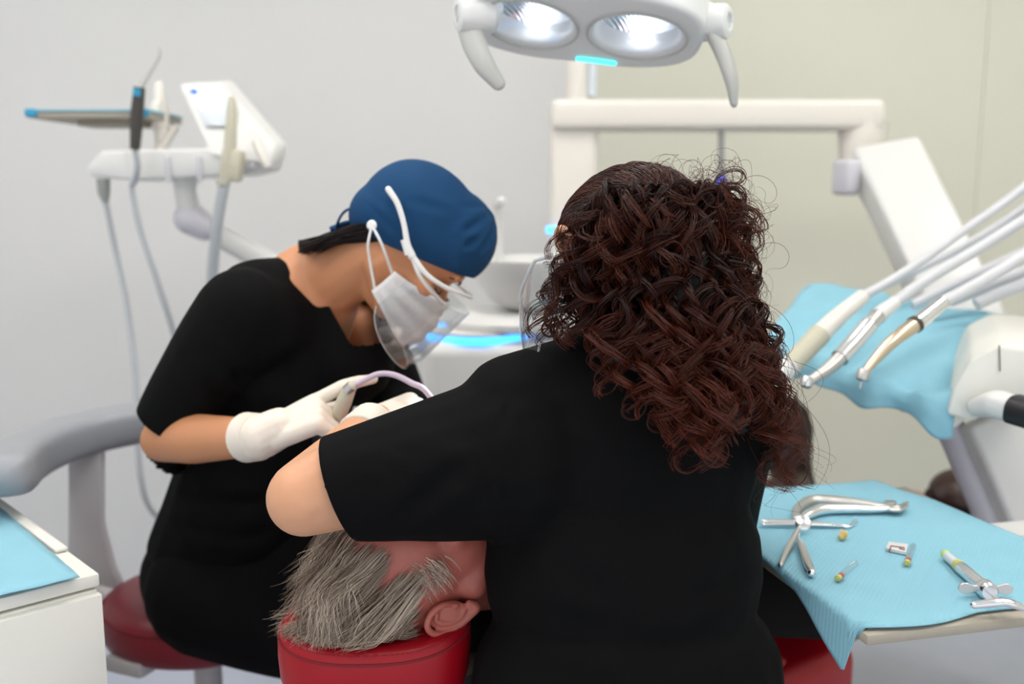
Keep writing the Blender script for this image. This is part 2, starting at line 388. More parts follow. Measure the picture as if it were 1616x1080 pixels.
# ================================================================== OPERATING LAMP
def lamp():
    c = P(915, 46, 1.62); root = thing('operating_lamp', c, 'white twin-reflector dental operating lamp with two grey handles hanging overhead', 'lamp')
    target = P(742, 880, 1.30); n = (target-c).normalized(); n = (n+Vector((0.04, 0.02, 0))).normalized()
    u = Vector((1, 0.0, 0.10)); u = (u-n*u.dot(n)).normalized(); v = u.cross(n); v = v if v.z > 0 else -v
    v = -v if v.dot(Vector((0, 1, 0))) < 0 else v           # v points up in the picture (away from camera)
    R = Matrix((u, v, n)).transposed()
    L = lambda a, b, d=0: c+u*a+v*b+n*d
    # housing: filled outline with two reflector holes
    def ring(cx, cy, a, b, rot, k=40):
        return [(cx+a*math.cos(t)*math.cos(rot)-b*math.sin(t)*math.sin(rot), cy+a*math.cos(t)*math.sin(rot)+b*math.sin(t)*math.cos(rot)) for t in [2*math.pi*i/k for i in range(k)]]
    B = [(-0.080, 0.0, 0.078, 0.068, 0.05), (0.090, -0.004, 0.078, 0.064, -0.16)]
    outer = []
    for k in range(64):
        t = 2*math.pi*k/64; x = 0.183*math.copysign(abs(math.cos(t))**0.8, math.cos(t))
        y = 0.098*math.copysign(abs(math.sin(t))**0.62, math.sin(t)); y *= 1-0.20*math.exp(-(x/0.045)**2)*(1 if y < 0 else 0.3)
        outer.append((x, y-0.03*x))
    cu = bpy.data.curves.new('h', 'CURVE'); cu.dimensions = '2D'; cu.fill_mode = 'BOTH'; cu.extrude = 0.022; cu.bevel_depth = 0.010; cu.bevel_resolution = 3
    for pts in [outer]+[ring(*b) for b in B]:
        s = cu.splines.new('POLY'); s.points.add(len(pts)-1); s.use_cyclic_u = True
        for i, p in enumerate(pts): s.points[i].co = (p[0], p[1], 0, 1)
    o = bpy.data.objects.new('t', cu); COL.objects.link(o); dg = bpy.context.evaluated_depsgraph_get()
    me = bpy.data.meshes.new_from_object(o.evaluated_get(dg)); bpy.data.objects.remove(o)
    co = get_co(me); Rn = np.array(R); set_co(me, np.array(c)+(co+np.array([0, 0, -0.03]))@Rn.T)
    me.name = 'housing'; h = link('housing', me, MT['lampwhite'], root); sharp(h, 35)
    # domed back shell
    g = G(); rings = []
    for q, s_ in ((0.05, 1.0), (0.075, 0.95), (0.095, 0.8), (0.108, 0.5), (0.112, 0.02)):
        rings.append([L(p[0]*s_, p[1]*s_, -q) for p in outer])
    nn = len(outer); vv = [p for r in rings for p in r]; ff = [(i*nn+j, i*nn+(j+1) % nn, (i+1)*nn+(j+1) % nn, (i+1)*nn+j) for i in range(len(rings)-1) for j in range(nn)]
    mk('back_shell', G().add(vv, ff), MT['lampwhite'], root)
    for cx, cy, a, b, rot in B:
        g = G(); rows = [(1.0, -0.004), (0.93, -0.022), (0.8, -0.036), (0.6, -0.046), (0.4, -0.051), (0.2, -0.053)]; vv = []; k = 40
        for s_, d in rows: vv += [L(x, y, d) for x, y in ring(cx, cy, (a+0.004)*s_, (b+0.004)*s_, rot, k)]
        ff = [(i*k+j, i*k+(j+1) % k, (i+1)*k+(j+1) % k, (i+1)*k+j) for i in range(len(rows)-1) for j in range(k)]; ff.append(tuple((len(rows)-1)*k+j for j in range(k)))
        rf = mk('reflector', G().add(vv, ff), MT['reflector'], root)
        for s_ in (1, -1):
            mk('led', G().ell(L(cx+0.008*s_, cy+s_*b*0.62, -0.024), (0.020, 0.009, 0.004), R, 16, 8), MT['bulb'], rf)
        mk('rim', G().tube([L(x, y, 0.004) for x, y in ring(cx, cy, a, b, rot)]+[L(*ring(cx, cy, a, b, rot)[0], 0.004)], 0.0022, 8), MT['lampgrey'], root)
        lens = G().add([L(x, y, 0.0) for x, y in ring(cx, cy, a-0.001, b-0.001, rot)], [tuple(range(40))])
        mk('lens', lens, MT['glass'], rf, smooth=False)
    # handles
    def handle(kn, pts, rr, endc):
        mk('handle_hub', G().lathe(kn[0], kn[1], [(0.0, -0.036), (0.020, -0.036), (0.027, -0.028), (0.028, 0.01), (0.026, 0.024), (0.020, 0.028), (0.014, 0.028), (0.013, 0.022), (0.0, 0.022)], 28), MT['lampwhite'], root)
        hd = mk('handle', G().tube(spline(pts, 8), lerps(rr, 8*(len(pts)-1)+1), 16, flat=0.62, round_ends=True), MT['lampgrey'], root)
    YL = 1.60
    handle((P(748, 24, YL), Vector((-1, -0.35, 0))), [P(738, 30, YL), P(748, 68, YL-.01), P(765, 103, YL-.02), P(786, 131, YL-.02)], [0.0185, 0.019, 0.017, 0.0115], None)
    handle((P(1124, 36, YL), Vector((1, -0.55, 0.02))), [P(1122, 44, YL), P(1141, 84, YL-.01), P(1154, 125, YL-.02), P(1158, 160, YL-.02)], [0.021, 0.020, 0.017, 0.010], None)
    mk('hub_arm', G().caps(P(1070, 8, YL+.03), P(1118, 30, YL), 0.022, 0.024), MT['lampwhite'], root)
    mk('hub_arm', G().caps(P(775, 12, YL+.05), P(745, 18, YL), 0.020, 0.024), MT['lampwhite'], root)
    pts = [L(0.030+t, 0.083+.04*abs(t), 0.004) for t in np.linspace(-.030, .030, 9)]
    mk('status_light', G().tube(pts, 0.0038, 8, round_ends=True), MT['ledc'], root)
    # post and arm above
    top = Vector((P(912, 150, 2.62).x, 2.62, 2.30)); base = P(912, 158, 2.62)
    mk('post', G().tube([base, top], 0.030, 24), MT['cream'], root)
    mk('post_edge', G().tube([P(935, 152, 2.60), Vector((P(935, 152, 2.60).x, 2.60, 2.28))], 0.012, 12), MT['screen'], root)
    mk('lamp_arm', G().chain([top, Vector((0.25, 2.1, 2.36)), Vector((c.x+0.02, c.y+0.10, 2.2)), c-n*0.09], [0.035, 0.035, 0.03, 0.025]), MT['cream'], root)
    ld = bpy.data.lights.new('lamp_beam', 'SPOT'); ld.energy = 220; ld.spot_size = math.radians(17); ld.spot_blend = 0.5; ld.shadow_soft_size = 0.06; ld.color = (1, 0.97, 0.95)
    lo = bpy.data.objects.new('lamp_beam', ld); COL.objects.link(lo); lo.location = c+n*0.03; lo.rotation_euler = (target-c).to_track_quat('-Z', 'Y').to_euler(); lo.parent = root; lo.matrix_parent_inverse = Matrix.Translation(-root.location)
lamp()

# ================================================================== DENTAL UNIT (column, cross arm, swing arm, delivery console)
HOSE_END = P(1790, 560, 1.86)
def hose_tail(pts):      # beyond the frame the hose bends over and runs down into the console's manifold
    a = pts[-1]; q = HOSE_END+Vector((0, (a.y-1.9)*.8, 0)); return pts+[a+Vector((.13, 0, -.05)), Vector((q.x+.07, q.y, (a.z+q.z)/2)), q+Vector((.02, 0, .08)), q]
def dental_unit():
    base = P(905, 300, 2.62); root = thing('dental_unit', (base.x, 2.62, 0), 'white dental unit column with overhead cross arm and delivery console at right', 'dental unit')
    Yc = 2.60
    w0, w1 = P(868, 300, Yc).x, P(944, 300, Yc).x; zt = P(900, 157, Yc).z; zb = P(900, 213, Yc).z
    mk('column', G().box(((w0+w1)/2, Yc+0.05, (zt-0.01)/2), (w1-w0, 0.11, zt-0.01), bev=0.022, seg=4), MT['cream'], root)
    xr = P(1400, 160, Yc-0.02).x
    mk('cross_arm', G().box(((w0+xr)/2, Yc+0.04, (zt+P(900, 206, Yc).z)/2), (xr-w0+0.0, 0.13, zt-P(900, 206, Yc).z), bev=0.018, seg=4), MT['cream'], root)
    x0, x1 = P(1332, 220, Yc).x, P(1396, 220, Yc).x
    mk('cross_arm_joint', G().tube([Vector(((x0+x1)/2+.004, Yc+0.03, P(0, 190, Yc).z)), Vector(((x0+x1)/2, Yc+0.02, P(0, 262, Yc).z))], [0.066, 0.052], 32, flat=0.85), MT['cream'], root)
    # swing arm coming forward and down to the right
    A = P(1396, 250, 2.52); B = P(1545, 560, 2.05)
    d = (B-A).normalized(); side = Vector((0.97, -0.25, 0.0)); side = (side-d*side.dot(d)).normalized(); nn = d.cross(side)
    hw, hh = 0.082, 0.05
    c8 = []
    for q in (A-d*0.01, B):
        k = 1.0 if q is not B else 0.86
        c8.append([q-side*hw*k-nn*hh, q+side*hw*k-nn*hh, q+side*hw*k+nn*hh, q-side*hw*k+nn*hh])
    mk('swing_arm', G().hexa(c8[0]+c8[1], bev=0.012, seg=3), MT['white'], root)
    mk('pivot_cap', G().box(P(1336, 280, 2.48), (0.045, 0.07, 0.088), Matrix.Rotation(0.35, 3, 'Z'), bev=0.014, seg=3), MT['lav'], root)
    x = P(880, 363, Yc-.01)
    mk('status_strip', G().box(P(877, 363, Yc-0.008), (0.05, 0.006, 0.018), bev=0.003), MT['led'], root)
    # thin rod with blue tip hanging from the cross arm
    a, b, c = P(1138, 205, 2.60), P(1138, 284, 2.60), P(1138, 312, 2.60)
    rod = mk('hanging_rod', G().tube([a, b], 0.0085, 12), MT['grey'], root); mk('blue_tip', G().tube([b, c], [0.012, 0.014], 14, round_ends=True), MT['bluepost'], rod)
    # console
    FL, FR, BR, BL = P(1212, 552, 1.92), P(1506, 652, 1.62), P(1690, 520, 1.90), P(1290, 452, 2.2)
    up = (FR-FL).cross(BL-FL).normalized(); up = up if up.z > 0 else -up
    q = [FL, FR, BR, BL]
    mk('console', G().hexa([p-up*0.035 for p in q]+[p for p in q], bev=0.008, seg=2), MT['offwhite'], root)
    for px, py, Y in ((1430, 642, 1.715), (1484, 660, 1.665), (1320, 605, 1.82)):
        mk('underside_button', G().lathe(P(px, py-2, Y), (0, 0, -1), [(0.0, 0), (0.012, 0), (0.012, 0.008), (0.008, 0.011), (0, 0.011)], 14), MT['dark'], root)
    # console end block
    poly = [P(1494, 655, 1.60), P(1506, 612, 1.60), P(1532, 568, 1.60), P(1576, 546, 1.60), P(1650, 552, 1.60), P(1655, 640, 1.60), P(1580, 650, 1.60), P(1562, 640, 1.60), P(1538, 667, 1.60)]
    eb = mk('console_end', G().prism(poly, (0.12, 0.28, 0.02), bev=0.007, seg=2), MT['offwhite'], root)
    mk('end_seam', G().tube([P(1577, 545, 1.598), P(1578, 586, 1.597)], 0.0011, 6), MT['dark'], eb)
    poly = [P(1498, 652, 1.592), P(1508, 612, 1.592), P(1530, 580, 1.592), P(1552, 588, 1.588), P(1575, 590, 1.588), P(1570, 622, 1.588), P(1556, 640, 1.588), P(1536, 664, 1.592)]
    h = mk('handle', G().tube(spline([P(1548, 642, 1.575), P(1572, 638, 1.55), P(1590, 643, 1.535), P(1602, 646, 1.523)], 6), lerps([0.021, 0.027, 0.027, 0.027], 19), 20, flat=0.8, round_ends=True, power=2.6), MT['white'], root)
    mk('grip', G().tube([P(1600, 645.5, 1.525), P(1640, 657, 1.49), P(1690, 668, 1.47)], 0.0285, 20, flat=0.82, power=2.6), MT['black'], h)
    # support arm going down right
    A = P(1560, 655, 1.78); B = P(1668, 905, 1.72); d = (B-A).normalized(); side = Vector((1, 0.05, 0)); side = (side-d*side.dot(d)).normalized(); nn = d.cross(side); nn = nn if nn.y < 0 else -nn
    c8 = []
    for q in (A, B):
        c8.append([q-side*0.055+nn*0.028, q+side*0.055+nn*0.028, q+side*0.055-nn*0.028, q-side*0.055-nn*0.028])
    mk('support_arm', G().hexa(c8[0]+c8[1], bev=0.012, seg=3), MT['white'], root)
    A2 = A-side*0.060+Vector((0, 0.05, 0)); B2 = B-side*0.060+Vector((0, 0.05, 0))
    mk('support_arm_side', G().tube([A2, B2], 0.026, 16, flat=1.2), MT['lav'], root)
    q = P(1640, 850, 1.73)
    mk('support_foot', G().lathe(q, (0, 0, -1), [(0.0, 0), (0.052, 0), (0.055, 0.03), (0.055, 0.10), (0.05, 0.11), (0, 0.11)], 28), MT['screen'], root)
    mk('support_beam', G().box((q.x+.28, q.y, q.z-.07), (0.56, 0.07, 0.05), bev=0.01), MT['white'], root)
    mk('floor_post', G().lathe((q.x+.56, q.y, 0), (0, 0, 1), [(0, 0), (.2, 0), (.2, .02), (.05, .03), (.045, q.z), (0, q.z)], 28), MT['white'], root)
    # extra hoses running over the console to the right
    for pts, r in (([P(1440, 482, 1.96), P(1500, 452, 1.97), P(1616, 398, 2.0), P(1760, 330, 2.0)], 0.0105), ([P(1500, 475, 1.93), P(1560, 450, 1.93), P(1620, 428, 1.94), P(1760, 380, 1.95)], 0.012), ([P(1540, 480, 1.88), P(1600, 455, 1.88), P(1700, 425, 1.9)], 0.012), ([P(1370, 462, 2.04), P(1450, 425, 2.04), P(1540, 378, 2.04), P(1620, 325, 2.04), P(1760, 220, 2.0)], 0.0085)):
        mk('instrument_hose', G().tube(spline(hose_tail(pts), 8), r, 14), MT['hose'], root)
    mk('hose_manifold', G().box(HOSE_END+Vector((0, .02, -.04)), (0.16, 0.22, 0.10), bev=0.02, seg=3), MT['offwhite'], root)
    return (FL, FR, BR, BL, up)
console = dental_unit()

def bib_over_console(con):
    FL, FR, BR, BL, up = con
    nu, nv = 60, 46; g = G(); V = []
    out = (FL-BL); out = (out-up*out.dot(up)).normalized()
    for i in range(nu+1):
        s = i/nu*1.04-.035
        for j in range(nv+1):
            t = j/nv            # 0 back ... 1 drape end
            back = BL.lerp(BR, s); front = FL.lerp(FR, s)
            if t < 0.8:
                k = t/0.8; p = back.lerp(front, k)+up*(0.006+0.004*math.sin(9*s+4*k)+0.013*abs(math.sin(11*s+2.2*k*3+1.0))**2*k**1.3+0.006*abs(math.sin(23*s-5*k))**3*k)
            else:
                k = (t-0.8)/0.2
                p = front+out*(0.012*math.sin(min(1, k*2)*1.57)+0.010*math.sin(21*s+1)*k)+up*0.006-Vector((0, 0, 1))*(0.036*k*(1+0.25*math.sin(15*s)))
                p += up*(0.013*abs(math.sin(11*s+2.2*3+1.0))**2+0.006*abs(math.sin(23*s-5))**3)*(1-k)
            p += up*0.0025*math.sin(31*s+13*t)
            V.append(p)
    W = nv+1; F = [(i*W+j, i*W+j+1, (i+1)*W+j+1, (i+1)*W+j) for i in range(nu) for j in range(nv)]
    o = mk('dental_bib', G().add(V, F), MT['pad'], ang=None); thicken(o, 0.0012, 1)
    tag(o, 'wrinkled light blue paper bib draped over the delivery console under the handpieces', 'bib')
bib_over_console(console)

def handpieces():
    def hp(lab, path, secs, hose_pts, hose_r, head=None):
        pts = spline(path, 10); n = len(pts); root = thing('dental_handpiece', pts[-1], lab, 'handpiece', 'handpieces on the delivery console')
        for (t0, t1, r0, r1, m, nm) in secs:
            a = int(t0*(n-1)); b = max(a+2, int(t1*(n-1))+1); q = pts[a:b]
            mk(nm, G().tube(q, lerps([r0, r1], len(q)), 18, round_ends=False), MT[m], root)
        if head:
            c, ax, prof, m = head; mk('head', G().lathe(c, ax, prof, 20), MT[m], root)
        mk('hose', G().tube(spline(hose_tail(hose_pts), 10), hose_r, 14), MT['hose'], root)
    p = [P(1232, 594, 1.66), P(1262, 562, 1.68), P(1310, 512, 1.72), P(1362, 468, 1.76)]
    hp('thick cream handpiece with a white tip, leftmost on the blue console bib', p, [(0, .2, .0165, .0185, 'white', 'tip'), (.2, .58, .0175, .0195, 'beige', 'barrel'), (.58, 1, .018, .0135, 'cream', 'sleeve')],
       [p[-1], P(1430, 428, 1.80), P(1520, 365, 1.86), P(1616, 296, 1.9), P(1720, 210, 1.92)], 0.0085)
    p = [P(1276, 603, 1.60), P(1312, 578, 1.62), P(1344, 545, 1.65), P(1378, 506, 1.68), P(1412, 478, 1.72)]
    hp('silver contra-angle handpiece lying in the middle of the console bib', p, [(0, .36, .0075, .0125, 'steel2', 'neck'), (.36, .72, .0150, .0155, 'steel', 'barrel'), (.72, .82, .0135, .0135, 'steel2', 'coupling_ring'), (.82, 1, .0145, .0115, 'white', 'sleeve')],
       [p[-1], P(1465, 440, 1.76), P(1540, 395, 1.82), P(1620, 345, 1.86), P(1740, 270, 1.9)], 0.0105,
       (P(1273, 604, 1.597), Vector((-.25, -.2, -1)), [(0, -.010), (.008, -.010), (.0095, -.004), (.0095, .006), (.005, .009), (0, .009)], 'steel'))
    p = [P(1366, 586, 1.53), P(1385, 563, 1.545), P(1412, 536, 1.56), P(1450, 508, 1.59), P(1488, 477, 1.62)]
    hp('champagne metal turbine handpiece with a round head, rightmost on the console bib', p, [(0, .3, .0065, .0095, 'brass', 'neck'), (.3, .70, .0095, .0125, 'brass', 'barrel'), (.70, .735, .0142, .0142, 'dark', 'seal_ring'), (.735, 1, .0135, .0115, 'steel', 'coupling')],
       [p[-1], P(1530, 455, 1.66), P(1590, 420, 1.72), P(1660, 375, 1.78), P(1760, 320, 1.8)], 0.0105,
       (P(1362, 592, 1.527), Vector((-.3, -.3, -1)), [(0, -.011), (.006, -.011), (.0095, -.008), (.0105, 0), (.0095, .008), (.004, .010), (.0012, .011), (.0012, .022), (0, .022)], 'steel2'))
handpieces()

# ================================================================== SPITTOON UNIT
def spittoon():
    Y = 2.2; root = thing('spittoon_unit', (P(790, 500, Y).x, Y, 0), 'white spittoon unit with round bowl and glowing blue rim lights', 'spittoon')
    x0, x1 = P(668, 560, Y-.12).x, P(960, 560, Y-.12).x; zt = P(700, 543, Y-.12).z
    mk('body', G().box(((x0+x1)/2, Y+0.08, zt/2), (x1-x0, 0.40, zt), bev=0.03, seg=4), MT['white'], root)
    c = P(742, 520, Y-0.03); zc = zt+0.012
    mk('light_disc', G().lathe((P(752, 522, Y-.1).x, Y+0.0, zt-.004), (0, 0, 1), [(0.0, 0), (0.115, 0.0), (0.118, 0.010), (0.112, 0.018), (0, 0.018)], 40), MT['led'], root)
    mk('light_disc', G().lathe((P(712, 512, Y-.05).x, Y+0.12, zt+.010), (0, 0, 1), [(0.0, 0), (0.115, 0.0), (0.118, 0.010), (0.112, 0.018), (0, 0.018)], 40), MT['led'], root)
    for x_, y_, z_ in ((P(752, 522, Y-.1).x, Y, zt+.013), (P(712, 512, Y-.05).x, Y+.12, zt+.027)):
        mk('disc_cover', G().lathe((x_, y_, z_), (0, 0, 1), [(0, 0), (.117, 0), (.119, .002), (.119, .006), (.11, .008), (0, .008)], 40), MT['white'], root)
    mk('deck', G().lathe((P(815, 505, Y).x, Y+0.05, zt+0.016), (0, 0, 1), [(0.0, 0), (0.15, 0.0), (0.165, 0.008), (0.165, 0.02), (0.14, 0.036), (0, 0.036)], 48), MT['white'], root)
    bc = P(845, 425, Y+0.02); bz = P(845, 492, Y).z; rim = P(845, 410, Y).z
    H = rim-bz
    mk('bowl', G().lathe((bc.x, Y+0.05, bz), (0, 0, 1), [(0.06, 0), (0.10, H*.18), (0.130, H*.5), (0.146, H*.85), (0.148, H), (0.142, H), (0.136, H*.85), (0.118, H*.5), (0.085, H*.22), (0.0, H*.14)], 56), MT['white'], root)
    mk('cup_filler', G().tube(spline([P(786, 470, Y+.16), P(786, 360, Y+.16), P(786, 325, Y+.15), P(792, 318, Y+.10)], 6), 0.011, 14, round_ends=True), MT['white'], root)
spittoon()

# ================================================================== ASSISTANT'S INSTRUMENT UNIT (left background)
def assistant_unit():
    Y = 2.3; root = thing('instrument_unit', P(290, 330, Y), 'white instrument console with sloped display on a jointed arm', 'instrument unit')
    fz = lambda pts, dy: [P(x, y, Y) for x, y in pts]
    g = G().prism(fz([(136, 266), (158, 238), (200, 236), (205, 284), (190, 284), (142, 278)], 0), (0.01, 0.16, 0.0), bev=0.008, seg=3)
    mk('end_block', g, MT['white'], root)
    mk('console', G().prism(fz([(198, 236), (420, 232), (412, 268), (375, 277), (200, 286)], 0), (0.01, 0.16, 0), bev=0.008, seg=3), MT['white'], root)
    for px in (265, 314):
        mk('rest_notch', G().tube([P(px, 250, Y-.004), P(px+1, 284, Y-.004)], 0.006, 8, round_ends=True), MT['lav'], root)
    # sloped display pod
    A = [P(280, 132, Y+.10), P(346, 128, Y+.10), P(434, 232, Y+.0), P(428, 262, Y-.01), P(330, 246, Y-.01)]
    pod = mk('display_pod', G().prism(A, (0.015, 0.07, 0.01), bev=0.01, seg=3), MT['white'], root)
    dd = Vector((0, -0.006, 0.0)); q = [P(297, 136, Y+.088), P(343, 134, Y+.086), P(372, 168, Y+.05), P(366, 198, Y+.028), P(324, 198, Y+.03)]
    mk('screen', G().prism([p+dd for p in q], (0, 0.004, 0), bev=0.001), MT['screen'], pod)
    m = P(305, 145, Y+.07); mk('logo_mark', G().prism([P(299, 141, Y+.072), P(309, 140, Y+.072), P(313, 148, Y+.068), P(303, 149, Y+.068)], (0, .002, 0), bev=0), MT['bluemark'], pod)
    for px in (396, 424): mk('pod_light', G().ell(P(px, 262, Y-.02), (0.010, 0.008, 0.008)), MT['lav'], root)
    mk('handle_loop', G().tube(spline([P(404, 226, Y-.03), P(412, 245, Y-.04), P(420, 262, Y-.04)], 6), 0.008, 10, round_ends=True), MT['cream'], root)
    # jointed arm
    mk('neck', G().tube([P(293, 275, Y+.06), P(292, 300, Y+.06), P(298, 330, Y+.07)], [0.032, 0.024, 0.026], 20), MT['white'], root)
    a, b, c = P(300, 345, Y+.07), P(345, 372, Y+.08), P(470, 440, Y+.14)
    mk('elbow', G().caps(a, P(322, 358, Y+.08), 0.038, 0.033), MT['lav'], root)
    mk('lower_arm', G().tube([b, c, P(700, 560, Y+.2)], 0.030, 20, flat=0.9, power=3), MT['white'], root)
    mk('holder_clip', G().box(P(367, 261, Y-.05), (0.045, 0.045, 0.07), Matrix.Rotation(0.15, 3, 'Y'), bev=0.007), MT['beige'], root)
    # tray
    ty = Y+.02; tr = thing('small_tray', P(145, 184, ty), 'thin tan tray with blue cover standing out left of the console', 'tray')
    zt = P(145, 178, ty).z; xa, xb = P(48, 180, ty).x, P(238, 180, ty).x
    mk('tray_plate', G().box(((xa+xb)/2, ty+.10, zt-.006), (xb-xa, 0.24, 0.014), bev=0.003), MT['board'], tr)
    mk('tray_support', G().box(((xa+xb)/2+.02, ty+.10, zt-.020), ((xb-xa)*.55, 0.10, 0.014), bev=0.004), MT['board'], tr)
    mk('tray_arm', G().tube([Vector((xb-.03, ty+.1, zt-.02)), Vector((xb+.02, ty+.1, zt-.03)), P(250, 240, Y+.1)], 0.012, 12), MT['cream'], tr)
    mk('tray_cover', G().box(((xa+xb)/2, ty+.10, zt+.004), (xb-xa+.006, 0.246, 0.005), bev=0.002), MT['pad'], tr)
    for xx in (xa+.012, xb-.01): mk('corner_clip', G().box((xx, ty-.022, zt-.002), (0.026, 0.012, 0.018), bev=0.003), MT['blueacc'], tr)
    # scaler
    s = thing('scaler_handpiece', P(215, 240, Y-.05), 'dark grey scaler with a bent steel tip standing upright in the left console', 'handpiece')
    mk('grip', G().tube([P(213, 236, Y-.05), P(216, 185, Y-.05), P(220, 138, Y-.05)], [0.011, 0.0145, 0.0125], 18), MT['dark'], s)
    mk('collar', G().tube([P(216, 152, Y-.058), P(217, 140, Y-.058)], 0.009, 14), MT['blueacc'], s)
    mk('tip', G().tube(spline([P(222, 138, Y-.05), P(232, 122, Y-.05), P(246, 100, Y-.05), P(252, 88, Y-.05), P(252, 74, Y-.05)], 6), lerps([0.007, 0.0045, 0.003, 0.0035, 0.002], 25), 12), MT['steel2'], s)
    mk('cable', G().tube(spline([P(213, 236, Y-.05), P(217, 262, Y-.045), P(213, 284, Y-.03), P(208, 300, Y-.02), P(222, 365, Y-.02), P(250, 450, Y-.02), P(280, 550, Y), P(300, 680, Y+.05)], 8), 0.0068, 12), MT['hoseg'], s)
    # cream spray nozzle standing behind
    s = thing('spray_handpiece', P(255, 236, Y+.12), 'cream capped handpiece standing between the small tray and display', 'handpiece')
    mk('body', G().lathe(P(256, 236, Y+.12), (0, 0, 1), [(0.0, 0), (0.014, 0), (0.018, 0.05), (0.020, 0.10), (0.013, 0.125), (0.011, 0.15), (0.006, 0.158), (0, 0.158)], 24), MT['cream'], s)
    mk('trigger', G().box(P(247, 182, Y+.10), (0.022, 0.02, 0.06), bev=0.006), MT['cream'], s)
    # beige syringe with thick hose
    s = thing('air_water_syringe', P(365, 285, Y-.06), 'beige air-water syringe upright in its clip with a thick grey hose', 'syringe')
    mk('barrel', G().tube([P(366, 156, Y-.06), P(366, 175, Y-.06), P(363, 235, Y-.06), P(361, 262, Y-.06)], [0.007, 0.0115, 0.014, 0.014], 18, round_ends=True), MT['beige'], s)
    mk('hose', G().tube(spline([P(355, 280, Y-.06), P(350, 310, Y-.06), P(341, 370, Y-.05), P(335, 450, Y-.03), P(340, 560, Y)], 8), 0.0125, 16), MT['hoseg'], s)
    mk('cap_nut', G().lathe(P(352, 283, Y-.062), (0, 0, -1), [(0, 0), (0.016, 0), (0.015, 0.012), (0, 0.012)], 18), MT['beige'], s)
    # suction connector
    s = thing('suction_hose', P(165, 284, Y+.02), 'thin grey suction hose with tapered plug hanging from the console end', 'hose')
    mk('plug', G().tube([P(163, 282, Y+.02), P(164, 305, Y+.02), P(167, 322, Y+.02)], [0.015, 0.0135, 0.006], 18), MT['grey'], s)
    mk('hose', G().tube(spline([P(167, 320, Y+.02), P(183, 400, Y+.02), P(200, 480, Y), P(214, 600, Y-.05), P(217, 700, Y-.1), P(225, 770, Y-.12), P(240, 806, Y-.12), P(270, 830, Y-.1)], 8), 0.0068, 12), MT['hoseg'], s)
assistant_unit()

# ================================================================== STOOLS
def stool(c, rad, label, m, arm=False):
    root = thing('stool', (c.x, c.y, 0), label, 'stool')
    z = c.z
    mk('seat', G().lathe((c.x, c.y, z-0.085), (0, 0, 1), [(0, 0), (rad*.86, 0), (rad*.95, 0.012), (rad, 0.035), (rad*.985, 0.06), (rad*.93, 0.078), (rad*.8, 0.088), (rad*.4, 0.086), (0, 0.084)], 56), MT[m], root)
    mk('seat_piping', G().tube([Vector((c.x+rad*.965*math.cos(t), c.y+rad*.965*math.sin(t), z-0.016)) for t in np.linspace(0, 6.2832, 60)], 0.0028, 6), MT['thread'], root)
    mk('seat_plate', G().box((c.x-.02, c.y, z-0.10), (0.24, 0.16, 0.03), bev=0.008), MT['post'], root)
    mk('gas_column', G().lathe((c.x, c.y, 0.08), (0, 0, 1), [(0, 0), (0.034, 0), (0.034, (z-.18)*.6), (0.026, (z-.18)*.62), (0.026, z-.18), (0, z-.18)], 24), MT['post'], root)
    for k in range(5):
        a = 2*math.pi*k/5+.3; e = Vector((c.x+.28*math.cos(a), c.y+.28*math.sin(a), 0.065))
        mk('base_leg', G().tube([Vector((c.x, c.y, 0.10)), e], [0.026, 0.018], 12, flat=.8), MT['post'], root)
        mk('caster', G().lathe(Vector((e.x, e.y, 0.028))-Vector((-math.sin(a), math.cos(a), 0))*.02, Vector((-math.sin(a), math.cos(a), 0)), [(0, 0), (0.026, 0), (0.028, .006), (0.028, .034), (0.026, .04), (0, .04)], 18), MT['dark'], root)
    if arm:
        mk('lever', G().box(P(208, 1046, 1.66), (0.085, 0.05, 0.03), Matrix.Rotation(-.4, 3, 'Z'), bev=0.008), MT['post'], root)
        path = [P(250, 664, 1.98), P(190, 672, 1.93), P(120, 688, 1.86), P(65, 708, 1.76), P(30, 728, 1.64), P(14, 742, 1.52), P(10, 748, 1.46)]
        n = 6*8+1; pp = spline(path, 8)
        mk('arm_pad', G().tube(pp, lerps([0.046, 0.048, 0.048, 0.048, 0.047, 0.046, 0.043], n), 28, flat=0.82, up=(0, 0, 1), power=3.4, round_ends=True), MT['greypad'], root)
        mk('arm_post', G().prism([P(106, 700, 1.86), P(158, 690, 1.86), P(158, 830, 1.86), P(176, 900, 1.86), P(190, 930, 1.86), P(105, 930, 1.86), P(106, 840, 1.86)], (0, 0.03, 0), bev=0.006), MT['post'], root)
        mk('arm_bracket', G().caps(P(150, 925, 1.88), Vector((c.x-.05, c.y, z-.12)), 0.022, 0.022), MT['post'], root)
SEAT_A = P(322, 928, 1.80)
stool(SEAT_A, 0.19, 'dark red round stool with curved grey arm support under the person in the blue cap', 'darkred', True)
SEAT_D = Vector((P(990, 1100, 1.20).x, 1.20, 0.575))
stool(SEAT_D, 0.18, 'dark red round stool under the curly-haired person', 'darkred')

